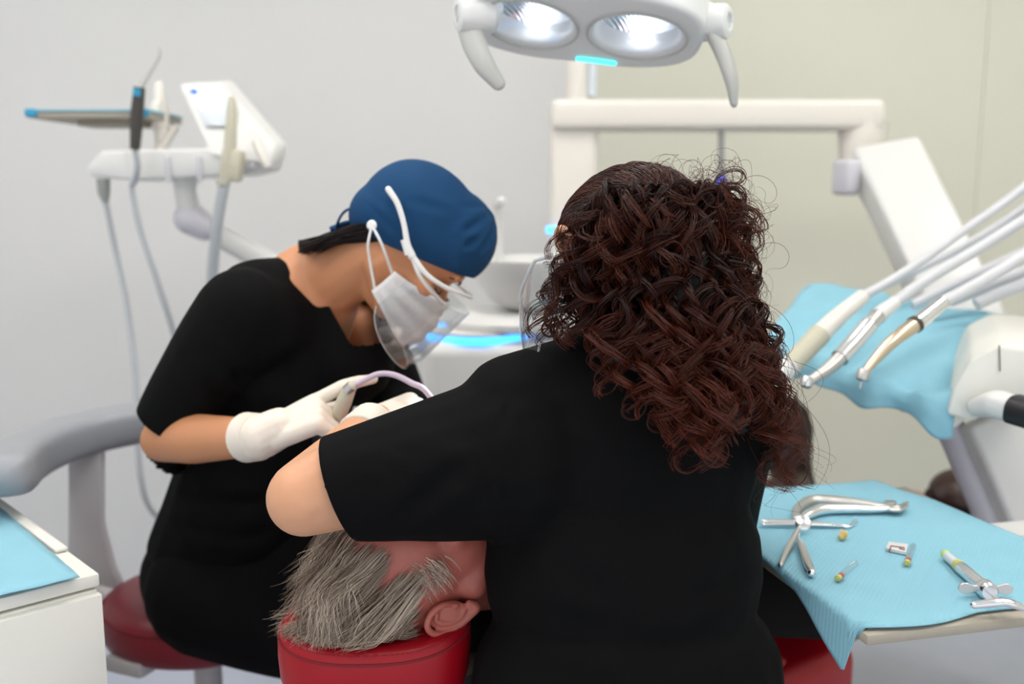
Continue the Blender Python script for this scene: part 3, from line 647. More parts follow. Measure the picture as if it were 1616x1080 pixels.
# ================================================================== CABINET
def cabinet():
    z = 0.85; A = PZ(157, 905, z); Bk = PZ(0, 790, z); r = (Bk-A); r.z = 0; r.normalize(); l = Vector((-r.y, r.x, 0)); l = l if l.x < 0 else -l
    root = thing('cabinet', (A.x, A.y, 0), 'white low cabinet with overhanging worktop in the bottom left corner', 'cabinet')
    W, D, t = 0.62, 0.55, 0.018
    Rm = Matrix((r, l, Vector((0, 0, 1)))).transposed()
    c = A+r*W/2+l*D/2
    mk('worktop', G().box((c.x, c.y, z-t/2), (W, D, t), Rm, bev=0.003), MT['offwhite'], root)
    mk('upstand', G().box((A+r*(W/2+.06)+l*(0.010)).to_tuple()[:2]+(z+.004,), (W-.10, 0.018, 0.006), Rm, bev=0.003), MT['offwhite'], root)
    mk('carcass', G().box((c.x, c.y, (z-t-.003)/2), (W-.006, D-.006, z-t-.004), Rm, bev=0.002), MT['offwhite'], root)
    f = A-r*0.0+l*(D/2); mk('drawer_front', G().box((f.x-r.x*.004, f.y-r.y*.004, (z-t)/2-.002), (0.014, D-.004, z-t-.010), Rm, bev=0.002), MT['offwhite'], root)
    # bib
    o = PZ(126, 916, z+.002); a = (PZ(0, 806, z+.002)-o); b = (PZ(0, 946, z+.002)-o)
    a = a.normalized()*0.42; b = b.normalized()*0.33; V = []; n = 24
    for i in range(n+1):
        for j in range(n+1):
            p = o+a*(i/n)+b*(j/n); d = 0.0015*math.sin(i*.9)*math.sin(j*.7+1); V.append(p+Vector((0, 0, 0.004+abs(d)))+Vector((0, .0015*math.sin(j*1.3), 0)))
    W_ = n+1; o = mk('dental_bib', G().add(V, [(i*W_+j, i*W_+j+1, (i+1)*W_+j+1, (i+1)*W_+j) for i in range(n) for j in range(n)]), MT['pad'], ang=None); thicken(o, 0.0012, 1)
    tag(o, 'flat light blue paper bib lying on the white cabinet', 'bib')
cabinet()

# ================================================================== INSTRUMENT TRAY (right foreground)
TZ = 0.85
FLc = PZ(1366, 1000, TZ); _l = PZ(1258, 920, TZ); TV = (_l-FLc); TV.z = 0; TV.normalize(); TU = Vector((TV.y, -TV.x, 0))
TW, TD = 0.40, 0.50
def T(s, t, h=0.0): return FLc+TU*s+TV*t+Vector((0, 0, h))
def tray():
    root = thing('tray_table', T(0.3, 0.25), 'tan instrument tray board on a side arm in the right foreground', 'tray')
    Rm = Matrix((TU, TV, Vector((0, 0, 1)))).transposed()
    mk('board', G().box(T(TW/2, TD/2-.004, -.008), (TW, TD, 0.014), Rm, bev=0.004), MT['board'], root)
    mk('bracket', G().box(T(TW/2+.25, TD*.62, -.030), (0.55, 0.06, 0.025), Rm, bev=0.005), MT['white'], root)
    e = T(TW/2+.50, TD*.62); mk('stand_post', G().tube([Vector((e.x, e.y, 0.0)), Vector((e.x, e.y, TZ-.02))], 0.025, 20), MT['white'], root)
    # bib with hanging corner flap
    nu, nv = 84, 90; V = []
    for i in range(nu+1):
        for j in range(nv+1):
            t = j/nv*(TD+.012)
            tri = max(0, 1-(t-0.018)/0.125) if t > 0.018 else (max(0, t)/0.018)
            smin = -0.050*tri**1.25-(.012 if t > .018 else .012*t/.018)
            smin -= 0.006*math.sin(t*21)
            smax = TW-.006+0.006*math.sin(t*11)-(max(0, t-.40))**1.0*.35
            s = smin+(smax-smin)*i/nu
            tt = t+0.008-0.012*math.sin(i/nu*9)*(1 if j == 0 else 0)-max(0, .02-abs(s-.0))*.0
            h = 0.0022+0.0016*max(0, math.sin(s*26+1.2*math.sin(t*17)+.4)*math.sin(t*13+1))+0.0012*math.sin(s*60+t*23)*math.exp(-((t-.09)/.05)**2)
            h += 0.006*math.exp(-((t-TD)/.03)**2)*(0.5+.5*math.sin(s*18))
            if s < 0:
                d = -s; p = T(-0.10*d-.0025, tt, h-d*0.96)
            else: p = T(s, tt, h)
            V.append(p)
    W_ = nv+1; o = mk('dental_bib', G().add(V, [(i*W_+j, i*W_+j+1, (i+1)*W_+j+1, (i+1)*W_+j) for i in range(nu) for j in range(nv)]), MT['pad'], ang=None); thicken(o, 0.0010, 1)
    tag(o, 'light blue paper bib on the instrument tray with one corner hanging down', 'bib')
tray()

def tray_tools():
    z = TZ+.005
    q = lambda x, y, h=0: PZ(x, y, z+h)
    # extraction forceps
    r = thing('extraction_forceps', q(1340, 805), 'steel extraction forceps with curved handles at the back of the tray', 'forceps')
    a = spline([q(1256, 818, .006), q(1262, 802, .008), q(1285, 790, .010), q(1330, 792, .010), q(1380, 798, .008), q(1404, 802, .008)], 8)
    mk('handle', G().tube(a, lerps([.0055, .009, .011, .0105, .0075, .0065], len(a)), 14, flat=.8, round_ends=True), MT['steel2'], r)
    a = spline([q(1263, 822, .004), q(1276, 812, .007), q(1300, 804, .008), q(1340, 803, .008), q(1380, 804, .007), q(1404, 803, .008)], 8)
    mk('handle', G().tube(a, lerps([.005, .009, .0115, .010, .007, .0065], len(a)), 14, flat=.75, round_ends=True), MT['steel'], r)
    mk('hinge', G().lathe(q(1404, 803, .002), (0, 0, 1), [(0, 0), (.0095, 0), (.010, .006), (.009, .012), (.004, .013), (0, .013)], 18), MT['steel2'], r)
    for dy in (0, 5):
        a = spline([q(1404, 801+dy*.6, .008), q(1418, 801+dy*.8, .008), q(1432, 793+dy, .009)], 6); mk('jaw', G().tube(a, lerps([.006, .0055, .0025], len(a)), 12, flat=.7, round_ends=True), MT['steel2'], r)
    # tweezers
    r = thing('tweezers', q(1270, 825), 'long steel tweezers with bent tips lying below the forceps', 'tweezers')
    for k, (e1, e2) in enumerate((((1338, 829), (1352, 817)), ((1341, 831), (1354, 823)))):
        a = spline([q(1205, 822+k*5, .004), q(1260, 823+k*4, .005), q(1310, 827+k*2, .004), q(*e1, .003), q(*e2, .004)], 8)
        mk('arm', G().tube(a, lerps([.0045, .0045, .003, .0016, .0008], len(a)), 10, flat=.5, up=(0, 0, 1), round_ends=True), MT['steel'], r)
    # mouth mirror
    r = thing('mouth_mirror', q(1250, 860), 'steel mouth mirror with a round head resting on the tweezers', 'dental mirror')
    a = spline([q(1232, 892, .003), q(1245, 865, .004), q(1256, 843, .006), q(1262, 832, .010)], 6); mk('handle', G().tube(a, lerps([.0035, .0055, .004, .002], len(a)), 12, round_ends=True), MT['steel2'], r)
    c = q(1267, 826, .014); ax = Vector((-.1, -.75, .6)); mk('mirror_head', G().lathe(c, ax, [(0, -.002), (.0105, -.002), (.0115, 0), (.0115, .002), (.010, .003), (0, .003)], 26), MT['steel'], r)
    # probe
    r = thing('dental_probe', q(1275, 885), 'short steel scaler with knurled grip lying front left on the tray', 'dental probe')
    a = [q(1281, 903, .005), q(1276, 893, .005), q(1265, 862, .005), q(1263, 856, .005)]; mk('grip', G().tube(a, [.0045, .0062, .0058, .0035], 14, round_ends=True), MT['steel2'], r)
    mk('end_cap', G().ell(q(1281, 905, .005), (.0055, .0055, .0055)), MT['steel'], r)
    a = spline([q(1263, 857, .005), q(1260, 848, .006), q(1262, 842, .009)], 5); mk('hook', G().tube(a, lerps([.0018, .0014, .0006], len(a)), 8), MT['steel2'], r)
    # tooth
    g = G().ell(q(1331, 845, .006), (.0055, .006, .0065)).ell(q(1327, 848, .004), (.004, .005, .0045)).ell(q(1334, 843, .009), (.0042, .004, .005)).caps(q(1331, 845, .007), q(1328, 838, .008), .004, .0022)
    me = blob('extracted_tooth', g, .0012, 2); tag(link('extracted_tooth', me, MT['tooth']), 'yellowed extracted tooth lying in the middle of the blue bib', 'tooth')
    # small white packet
    r = thing('small_packet', q(1414, 868), 'small white packet with red-brown print beside a glass cartridge', 'packet')
    pts = [q(1397, 870), q(1402, 860), q(1433, 864), q(1430, 877)]; mk('packet_body', G().prism(pts, (0, 0, .005), bev=.001), MT['white'], r)
    def pl(x, y): return q(x, y, .0056)
    for l in ((1404, 869, 1406, 862), (1406, 862, 1428, 865), (1419, 866, 1428, 868), (1403, 868, 1404, 872)):
        mk('print_mark', G().tube([pl(l[0], l[1]), pl(l[2], l[3])], .0009, 6), MT['print'], r)
    # cartridges
    for lab, a, b in (('glass cartridge with yellow-green end and red band nearest the front fold', (1321, 914), (1352, 888)), ('glass cartridge with yellow-green end and red band touching the white packet', (1431, 890), (1442, 860))):
        A = q(*a, .0045); B = q(*b, .0045); d = (B-A).normalized(); L = (B-A).length
        r = thing('anaesthetic_cartridge', A, lab, 'cartridge', 'glass cartridges on the tray')
        mk('end_cap', G().lathe(A, d, [(0, 0), (.0020, 0), (.0022, .001), (.0036, .001), (.0042, .002), (.0042, .007), (.0038, .008), (0, .008)], 18), MT['yellow'], r)
        mk('band', G().lathe(A+d*.0085, d, [(0, 0), (.0040, 0), (.0040, .006), (0, .006)], 18), MT['redband'], r)
        mk('plunger', G().lathe(A+d*.0145, d, [(0, 0), (.0036, 0), (.0036, .006), (0, .006)], 16), MT['grey'], r)
        mk('glass_tube', G().lathe(A+d*.008, d, [(.0043, 0), (.0043, L-.014), (.0024, L-.010), (.0024, L-.008)], 18), MT['glass'], r)
    # carpule syringe
    z0 = .0125; A = q(1488, 872, .006); B = q(1572, 944, z0); d = (B-A).normalized(); L = (B-A).length
    r = thing('dental_syringe', A, 'chrome carpule syringe with finger wings and yellow hub at the right of the tray', 'syringe')
    at = lambda t: A+d*(L*t)
    mk('needle_cap', G().tube([at(-.02), at(0.05)], [.003, .0045], 14), MT['glass'], r)
    mk('needle_hub', G().tube([at(.05), at(.10)], [.0062, .0066], 16), MT['lime'], r)
    mk('hub_sleeve', G().tube([at(.10), at(.30)], [.0066, .0072], 16), MT['screen'], r)
    mk('hub_ring', G().tube([at(.30), at(.37)], [.0078, .0084], 18), MT['yellow'], r)
    mk('barrel', G().tube([at(.37), at(.40), at(.78)], [.0080, .0088, .0088], 22), MT['steel'], r)
    mk('cartridge_window', G().tube([at(.42)+Vector((-.001, -.0035, .004)), at(.74)+Vector((-.001, -.0035, .004))], .0046, 14), MT['bluemark'], r)
    sd = d.cross(Vector((0, 0, 1))).normalized(); upv = sd.cross(d); c = at(.81)
    mk('collar', G().tube([at(.77), at(.80), at(.88), at(.90)], [.0095, .0115, .0115, .009], 24), MT['steel'], r)
    wing = []
    for s_ in (1, -1):
        pl_ = [c+sd*s_*.008+upv*.005, c+sd*s_*.014+upv*.004]+[c+sd*s_*(.024+.009*math.cos(t))+upv*(.0072*math.sin(t)) for t in np.linspace(2.2, -2.2, 14)]+[c+sd*s_*.014-upv*.004, c+sd*s_*.008-upv*.005]
        mk('finger_wing', G().prism(pl_, d*.003, bev=.0006, seg=1), MT['steel2'], r)
    mk('plunger_rod', G().tube([at(.88), at(1.13)], .0024, 12), MT['steel'], r)
    e = at(1.13); tb = spline([e-sd*.024+upv*-.004, e-sd*.010+upv*.001, e+upv*.003, e+sd*.012+upv*.002, e+sd*.034-upv*.001], 6)
    mk('thumb_bar', G().tube(tb, lerps([.005, .0065, .006, .0065, .0055], len(tb)), 14, flat=.8, round_ends=True), MT['steel'], r)
tray_tools()

# ================================================================== PATIENT CHAIR
AX = Vector((0.74, 0.67, 0)).normalized(); PX_ = Vector((AX.y, -AX.x, 0))   # along the patient, and towards the patient's right
HEADC = P(652, 902, 1.27)
def along(k, side=0, z=0.0): return Vector((HEADC.x, HEADC.y, 0))+AX*k+PX_*side+Vector((0, 0, z))
def chair():
    root = thing('dental_chair', along(1.0, 0, 0), 'red leatherette dental chair with padded headrest under the grey-haired person', 'dental chair')
    # headrest
    c = P(592, 1048, 1.235); zt = 0.792; hw, hd, hh = 0.126, 0.085, 0.095
    V = []; F = []; nu, nv = 64, 14
    rot = Matrix.Rotation(0.06, 3, 'Z')
    rows = [(0.30, -hh), (0.80, -hh), (0.93, -hh*.86), (0.985, -hh*.6), (1.0, -hh*.32), (1.0, -hh*.10), (0.985, -.002), (0.95, 0.008), (0.86, 0.012), (0.6, 0.008), (0.3, 0.002), (0.02, 0.0)]
    for s_, h in rows:
        for k in range(nu):
            t = 2*math.pi*k/nu; x = hw*s_*math.copysign(abs(math.cos(t))**0.72, math.cos(t)); y = hd*s_*math.copysign(abs(math.sin(t))**0.8, math.sin(t))
            dz = 0.75*max(0, x)**2*1.0+0.35*min(0, x)**2
            V.append(Vector((c.x, 1.245, zt-.012))+rot@Vector((x, y, h+(dz if h > -hh*.9 else dz*.3)-0.012*(y < 0)*abs(y)/hd)))
    for i in range(len(rows)-1):
        for j in range(nu): F.append((i*nu+j, i*nu+(j+1) % nu, (i+1)*nu+(j+1) % nu, (i+1)*nu+j))
    F.append(tuple(range(nu-1, -1, -1))); F.append(tuple((len(rows)-1)*nu+j for j in range(nu)))
    hr = mk('headrest', G().add(V, F), MT['red'], root, ang=None)
    seam = [V[6*nu+k]+(V[6*nu+k]-Vector((c.x, 1.245, V[6*nu+k].z))).normalized()*0.0006 for k in range(nu)]; mk('headrest_seam', G().tube(seam+seam[:1], 0.0016, 6), MT['thread'], hr)
    g = G(); row = 7
    for k in range(nu):
        a, b = V[row*nu+k], V[row*nu+(k+1) % nu]
        for q in (0.1, 0.6): g.tube([a.lerp(b, q)+Vector((0, 0, .0006)), a.lerp(b, q+.3)+Vector((0, 0, .0006))], 0.0006, 4)
    st = mk('stitching', g, MT['thread'], hr); st['kind'] = 'stuff'
    mk('headrest_bar', G().box(along(0.13, 0, 0.675), (0.20, 0.06, 0.02), Matrix.Rotation(math.atan2(AX.y, AX.x), 3, 'Z'), bev=.004), MT['steel2'], root)
    Rz = Matrix.Rotation(math.atan2(AX.y, AX.x), 3, 'Z')
    def cushion(nm, k0, k1, z0, z1, w, th, m='red'):
        c8 = []
        lo = [along(k0, -w, z0-th), along(k1, -w, z1-th), along(k1, w, z1-th), along(k0, w, z0-th)]; hi = [along(k0, -w, z0), along(k1, -w, z1), along(k1, w, z1), along(k0, w, z0)]
        return mk(nm, G().hexa(lo+hi, bev=0.03, seg=4), MT[m], root)
    cushion('backrest', 0.30, 0.70, 0.68, 0.55, 0.16, 0.08)
    cushion('seat', 0.60, 0.87, 0.55, 0.53, 0.185, 0.15)
    cushion('leg_rest', 0.85, 1.90, 0.565, 0.50, 0.16, 0.06)
    mk('base', G().prism([along(0.40, -.16, 0.0), along(1.2, -.2, 0), along(1.2, .1, 0), along(0.40, .1, 0)], (0, 0, 0.10), bev=0.03, seg=3), MT['offwhite'], root)
    mk('lift_column', G().box(along(0.62, -.05, 0.25), (0.26, 0.20, 0.36), Rz, bev=0.03, seg=3), MT['offwhite'], root)
chair()

# ================================================================== PEOPLE
def hand_shapes(wrist, d, palm, thumb_sign=1, curls=((0, 0, 0),)*4, thumb=(0.5, 0.75, -0.35), sc=1.0, spread=0.06):
    d = Vector(d).normalized(); pn = Vector(palm); pn = (pn-d*pn.dot(d)).normalized(); x = d.cross(pn)*thumb_sign   # thumb side
    if False: x = -x
    L = lambda a, b, c=0: Vector(wrist)+(x*a+d*b+pn*c)*sc
    g = G()
    g.caps(L(0, -.01), L(0, .03), .029*sc, .031*sc, flat=.72, up=pn)
    for a in (-.026, -.009, .009, .026): g.caps(L(a*.6, .02), L(a, .086), .016*sc, .0135*sc)
    bx = (.029, .010, -.010, -.028); ln = ((.042, .026, .021), (.046, .029, .023), (.042, .027, .022), (.034, .021, .019))
    tips = []
    for k in range(4):
        p = L(bx[k], .088); ang = 0; pts = [L(bx[k]*.8, .06), p]; rad = [.012*sc, .0112*sc]
        for j in range(3):
            ang += curls[k][j]; dd = d*math.cos(ang)+pn*math.sin(ang)+x*(spread*(1.5-k))
            p = p+dd.normalized()*ln[k][j]*sc; pts.append(p); rad.append((.0102, .0093, .0078)[j]*sc)
        g.chain(pts, rad, 12); tips.append(p)
    tdir = (x*thumb[0]+d*thumb[1]-pn*thumb[2]).normalized(); b = L(.022, .022, .006); m1 = b+tdir*.042*sc; t2 = (tdir+d*.45).normalized(); m2 = m1+t2*.033*sc; m3 = m2+(t2+d*.2).normalized()*.026*sc
    g.chain([L(.008, .012, .004), b, m1, m2, m3], [.018*sc, .0165*sc, .0125*sc, .0108*sc, .0085*sc], 12)
    return g, tips, m3

def head_shapes(g, c, R, k=1.0):
    W = lambda x, y, z: c+R@(Vector((x, y, z))*k)
    r3 = lambda a, b, d: (a*k, b*k, d*k)
    g.ell(W(0, -.004, .018), r3(.076, .096, .088), R, 28, 18)
    g.ell(W(0, .028, -.035), r3(.062, .064, .085), R, 24, 16)
    g.ell(W(0, .048, -.085), r3(.046, .042, .036), R, 20, 12)
    g.caps(W(0, .088, -.008), W(0, .107, -.044), .010*k, .0155*k)
    g.ell(W(0, .085, .022), r3(.055, .016, .014), R)
    for s in (-1, 1):
        g.ell(W(s*.040, .060, -.028), r3(.024, .024, .020), R); g.caps(W(s*.052, -.01, -.06), W(s*.034, .045, -.095), .020*k, .018*k)
        g.caps(W(s*.010, .102, -.046), W(s*.012, .096, -.047), .008*k, .008*k)
    g.ell(W(0, .086, -.070), r3(.024, .012, .008), R); g.ell(W(0, .084, -.082), r3(.021, .012, .008), R)
    return W
FACE = [((.032, .088, -.010), (.017, .02, .012), (0, -.014, 0)), ((-.032, .088, -.010), (.017, .02, .012), (0, -.014, 0)), ((0, .10, -.076), (.02, .02, .003), (0, -.005, 0)), ((.032, .080, -.012), (.010, .02, .007), (0, .005, 0)), ((-.032, .080, -.012), (.010, .02, .007), (0, .005, 0))]

def ear_mesh(name, c, R, s, m, parent, k=1.0):   # s: +1 right ear, -1 left
    W = lambda x, y, z: c+R@(Vector((x*s, y, z))*k)
    g = G()
    hx = [W(.004, .006, -.004), W(.010, .012, .012), W(.014, .006, .027), W(.017, -.008, .033), (W(.018, -.020, .026)), W(.017, -.024, .010), W(.013, -.018, -.010), W(.008, -.008, -.024), W(.006, .000, -.030), W(.005, .006, -.022)]
    g.tube(spline(hx, 5), lerps([.003, .004, .0045, .0045, .0045, .0045, .004, .006, .0075, .005], 46), 10, round_ends=True)
    ah = [W(.010, .004, .020), W(.012, -.008, .020), W(.013, -.013, .006), W(.010, -.010, -.010), W(.007, .000, -.016)]; g.tube(spline(ah, 5), .0035, 8, round_ends=True)
    Rt = R@Matrix.Rotation(0.35*s, 3, 'Z'); g.ell(W(.007, -.006, .004), (.0045*k, .018*k, .027*k), Rt); g.ell(W(.006, .006, -.003), (.004*k, .004*k, .006*k), R); g.ell(W(.006, .000, -.027), (.005*k, .008*k, .008*k), R)
    return link(name, blob(name, g, .0016, 3), m, parent)

# ------------------------------------------------------------------ patient
def patient():
    up_h = Vector((-0.93, -0.36, -0.04)).normalized(); f = Vector((0.13, -0.20, 1.0)); R = frame(f, up_h)
    c = HEADC+Vector((0.004, 0.0, 0.016)); k = 1.05
    root = thing('person', along(0.9, 0, 0.56), 'grey-haired person lying back on the red chair in dark clothes', 'person')
    g = G(); W = head_shapes(g, c, R, k)
    nb = along(0.30, -.02, .77)
    g.caps(W(0, -.02, -.06), nb, .058, .062)
    g.ell(along(0.46, 0, .76), (.20, .15, .09), Matrix.Rotation(math.atan2(PX_.y, PX_.x), 3, 'Z'))
    g.ell(along(0.72, 0, .68), (.165, .22, .10), Matrix.Rotation(math.atan2(PX_.y, PX_.x), 3, 'Z'))
    for s in (-1, 1):
        g.chain([along(.40, s*.17, .76), along(.66, s*.225, .68), along(.86, s*.10, .74)], [.045, .04, .03])
        g.chain([along(.90, s*.08, .64), along(1.34, s*.09, .60), along(1.66, s*.10, .55)], [.07, .05, .04])
    me = blob('body', g, .0055, 3)
    bumps(me, c, R, [((np.array(p)*k).tolist(), np.array(r if hasattr(r, '__len__') else (r,)*3)*k, np.array(d)*k) for p, r, d in FACE])
    co = get_co(me)
    link('body', me, MT['skinP'], root)
    ear_mesh('ear', W(.070, -.026, -.026), R, 1, MT['skinP'], root, 1.08); ear_mesh('ear', W(-.068, -.014, -.024), R, -1, MT['skinP'], root, 1.08)
    # clothes
    g = G(); Rz = Matrix.Rotation(math.atan2(PX_.y, PX_.x), 3, 'Z')
    g.ell(along(0.47, 0, .755), (.215, .17, .105), Rz); g.ell(along(0.74, 0, .68), (.18, .26, .115), Rz); g.caps(along(.34, -.06, .765), along(.34, .06, .765), .075, .075); g.caps(P(775, 955, 1.40), along(.40, .10, .74), .055, .075); g.caps(P(775, 960, 1.41), P(775, 1060, 1.40), .050, .050)
    for s in (-1, 1): g.chain([along(.41, s*.175, .76), along(.66, s*.235, .68), along(.84, s*.12, .74)], [.065, .055, .045])
    link('shirt', blob('shirt', g, .008, 6), MT['cloth'], root)
    g = G(); g.ell(along(.93, 0, .645), (.20, .16, .115), Rz)
    for s in (-1, 1): g.chain([along(.92, s*.085, .64), along(1.34, s*.09, .60), along(1.62, s*.10, .55)], [.085, .062, .048])
    me = blob('trousers', g, .008, 6); wrinkle(me, .005, 26, 4); link('trousers', me, MT['cloth'], root)
    # shoes
    def shoe(heel, toe, upv, w, tall=1.0):
        d = (toe-heel); L = d.length; d.normalize(); u = Vector(upv); u = (u-d*u.dot(d)).normalized(); x = d.cross(u); Q = lambda a, b, e: heel+x*a+d*b+u*e
        g = G(); Rr = Matrix((x, d, u)).transposed()
        g.ell(Q(0, L*.22, .045), (.037*w, L*.24, .050), Rr); g.ell(Q(0, L*.68, .030), (.047*w, L*.33, .036), Rr); g.caps(Q(0, L*.2, .05), Q(0, L*.16, .05+.10*tall), .040*w, .044*w)
        g.ell(Q(0, L*.45, .042), (.040*w, L*.25, .042), Rr)
        s = link('shoe', blob('shoe', g, .005, 6), MT['shoe'], root)
        out = [(.030, 0), (.036, .12), (.033, .3), (.036, .45), (.048, .68), (.044, .86), (.026, .98), (0, 1.01)]; poly = [Q(a*w, b*L, -.012) for a, b in out]+[Q(-a*w*.92, b*L, -.012) for a, b in out[-2::-1]]
        mk('sole', G().prism(poly, u*.016, bev=.004), MT['sole'], s)
    shoe(P(1262, 800, 2.45), P(1234, 628, 2.50), (-0.5, -0.8, 0.15), 1.35)
    shoe(P(1585, 752, 2.30), P(1472, 806, 2.22), (0.35, -0.25, 0.9), 1.3)
    # wavy silver hair combed back from the hairline to the crown and down on the headrest
    NP = 22; paths = []; tone = []; rad = []; Rn = np.array(R); cn = np.array(c)
    def skull(phi, th, off):   # phi: along (0 front hairline .. pi back), th: side angle
        pass
    for i in range(460):
        az = rng.uniform(-1.0, 1.0)           # across the head: +1 right ear side
        y0 = rng.uniform(-.02, .078) if rng.random() < .75 else rng.uniform(-.07, 0)
        a0 = az*1.75
        # start point on the skull ellipsoid (right, forward, up)
        sx = math.sin(a0); st = np.array([.078*sx, y0*(1-.35*abs(sx)), .0])
        if abs(az) > .62: st[1] = rng.uniform(-.065, .036)
        zz = 1-(st[0]/.080)**2-(st[1]/.100)**2
        up0 = .085*math.sqrt(max(zz, .02))
        st[2] = .018+(up0 if abs(a0) < 1.5 else up0*rng.uniform(-.4, .45))
        if st[1] > .035 and st[2] < .058: st[2] = .058
        # sweep direction: to the crown (+up) and back (-forward), droop under gravity (-forward)
        pts = [st]; p = st.copy(); dirv = np.array([0.12*np.sign(st[0]), -.45, .75]); ln = rng.uniform(.09, .17); stp = ln/(NP-1); ph = rng.uniform(0, 6.28)
        for q in range(1, NP):
            t = q/(NP-1); e = p/np.array([.080, .100, .092])-np.array([0, 0, .018/.092]); rr = np.linalg.norm(e); nrm = e/np.array([.080, .100, .092]); nrm /= np.linalg.norm(nrm)
            dv = dirv+np.array([0, -1.35*t, -.10*t]); dv -= nrm*min(0, dv@nrm)*1.0; dv -= nrm*max(0, dv@nrm)*(0.75-0.55*t)
            dv /= np.linalg.norm(dv); p = p+dv*stp
            e = p/np.array([.080, .100, .092])-np.array([0, 0, .018/.092]); rr = np.linalg.norm(e); lift = 1.03+.24*math.sin(min(1, t*1.4)*1.57)*(0.55+.45*math.sin(i))
            if rr < lift: p = (e/rr*(rr+(lift-rr)*.35)+np.array([0, 0, .018/.092]))*np.array([.080, .100, .092])
            if p[1] < -.094: p[1] = -.094; 
            pts.append(p.copy())
        gd = np.array(pts); t = np.linspace(0, 1, NP); ph = 3.2*az+28*st[1]+rng.normal()*.45; wl = 5.2+1.5*math.sin(5*az); wv = .019*np.sin(t*wl+ph)*t**.8; gd[:, 0] += wv*.35; gd[:, 1] += wv*.75; gd[:, 2] += .013*np.sin(t*wl+ph+1.2)*t**.8
        tn0 = rng.beta(.8, .8)*(.75 if st[1] < -.03 else 1)
        for s_ in range(13):
            o = rng.normal(size=3)*.0042; o *= 1.35; pp = gd+o*(0.55+0.45*t[:, None]**2)+(rng.normal(size=3)*.007)*(t[:, None]**2)
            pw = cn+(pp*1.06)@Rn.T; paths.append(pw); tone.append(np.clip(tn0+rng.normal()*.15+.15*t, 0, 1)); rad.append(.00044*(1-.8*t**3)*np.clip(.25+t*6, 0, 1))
    paths = np.array(paths); floor_z = 0.786
    paths[:, :, 2] = np.maximum(paths[:, :, 2], floor_z+rng.uniform(0, .010, size=(len(paths), 1)))
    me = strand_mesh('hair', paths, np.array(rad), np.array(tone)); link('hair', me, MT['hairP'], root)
    # brows and stubbly sideburns
    bp = []; bt = []; br = []
    for s in (1, -1):
        for i in range(120):
            a = rng.uniform(0, 1); b0 = np.array([s*(.018+.036*a), .103-.020*a*a+rng.uniform(-.002, .002), .018+.006*math.sin(a*2.6)+rng.uniform(-.004, .004)])*k
            t = np.linspace(0, 1, 6)[:, None]; pp = b0+t*np.array([s*.008, .007, .008])*rng.uniform(.6, 1.3)+t*t*np.array([0, -.002, rng.uniform(-.004, .004)]); bp.append(cn+pp@Rn.T); bt.append(np.full(6, rng.uniform(.1, .8))); br.append(.0004*(1-.6*t[:, 0]))
    link('eyebrows', strand_mesh('eyebrows', np.array(bp), np.array(br), np.array(bt)), MT['hairP'], root)
    bp = []; bt = []; br = []
    for i in range(300):
        a = rng.uniform(0, 1); b0 = np.array([.070-.004*a+rng.uniform(0, .006), .012+.028*a+rng.uniform(-.02, .014), .046-.050*a+rng.uniform(-.014, .014)])*k
        t = np.linspace(0, 1, 8)[:, None]; pp = b0+t*np.array([.008, -.008, -.022 if a > .4 else .012])*rng.uniform(.5, 1.2)+t*t*np.array([0, -.010, .004]); bp.append(cn+pp@Rn.T); bt.append(np.full(8, rng.uniform(.2, 1))); br.append(.0005*(1-.7*t[:, 0]))
    link('sideburns', strand_mesh('sideburns', np.array(bp), np.array(br), np.array(bt)), MT['hairP'], root)
patient()

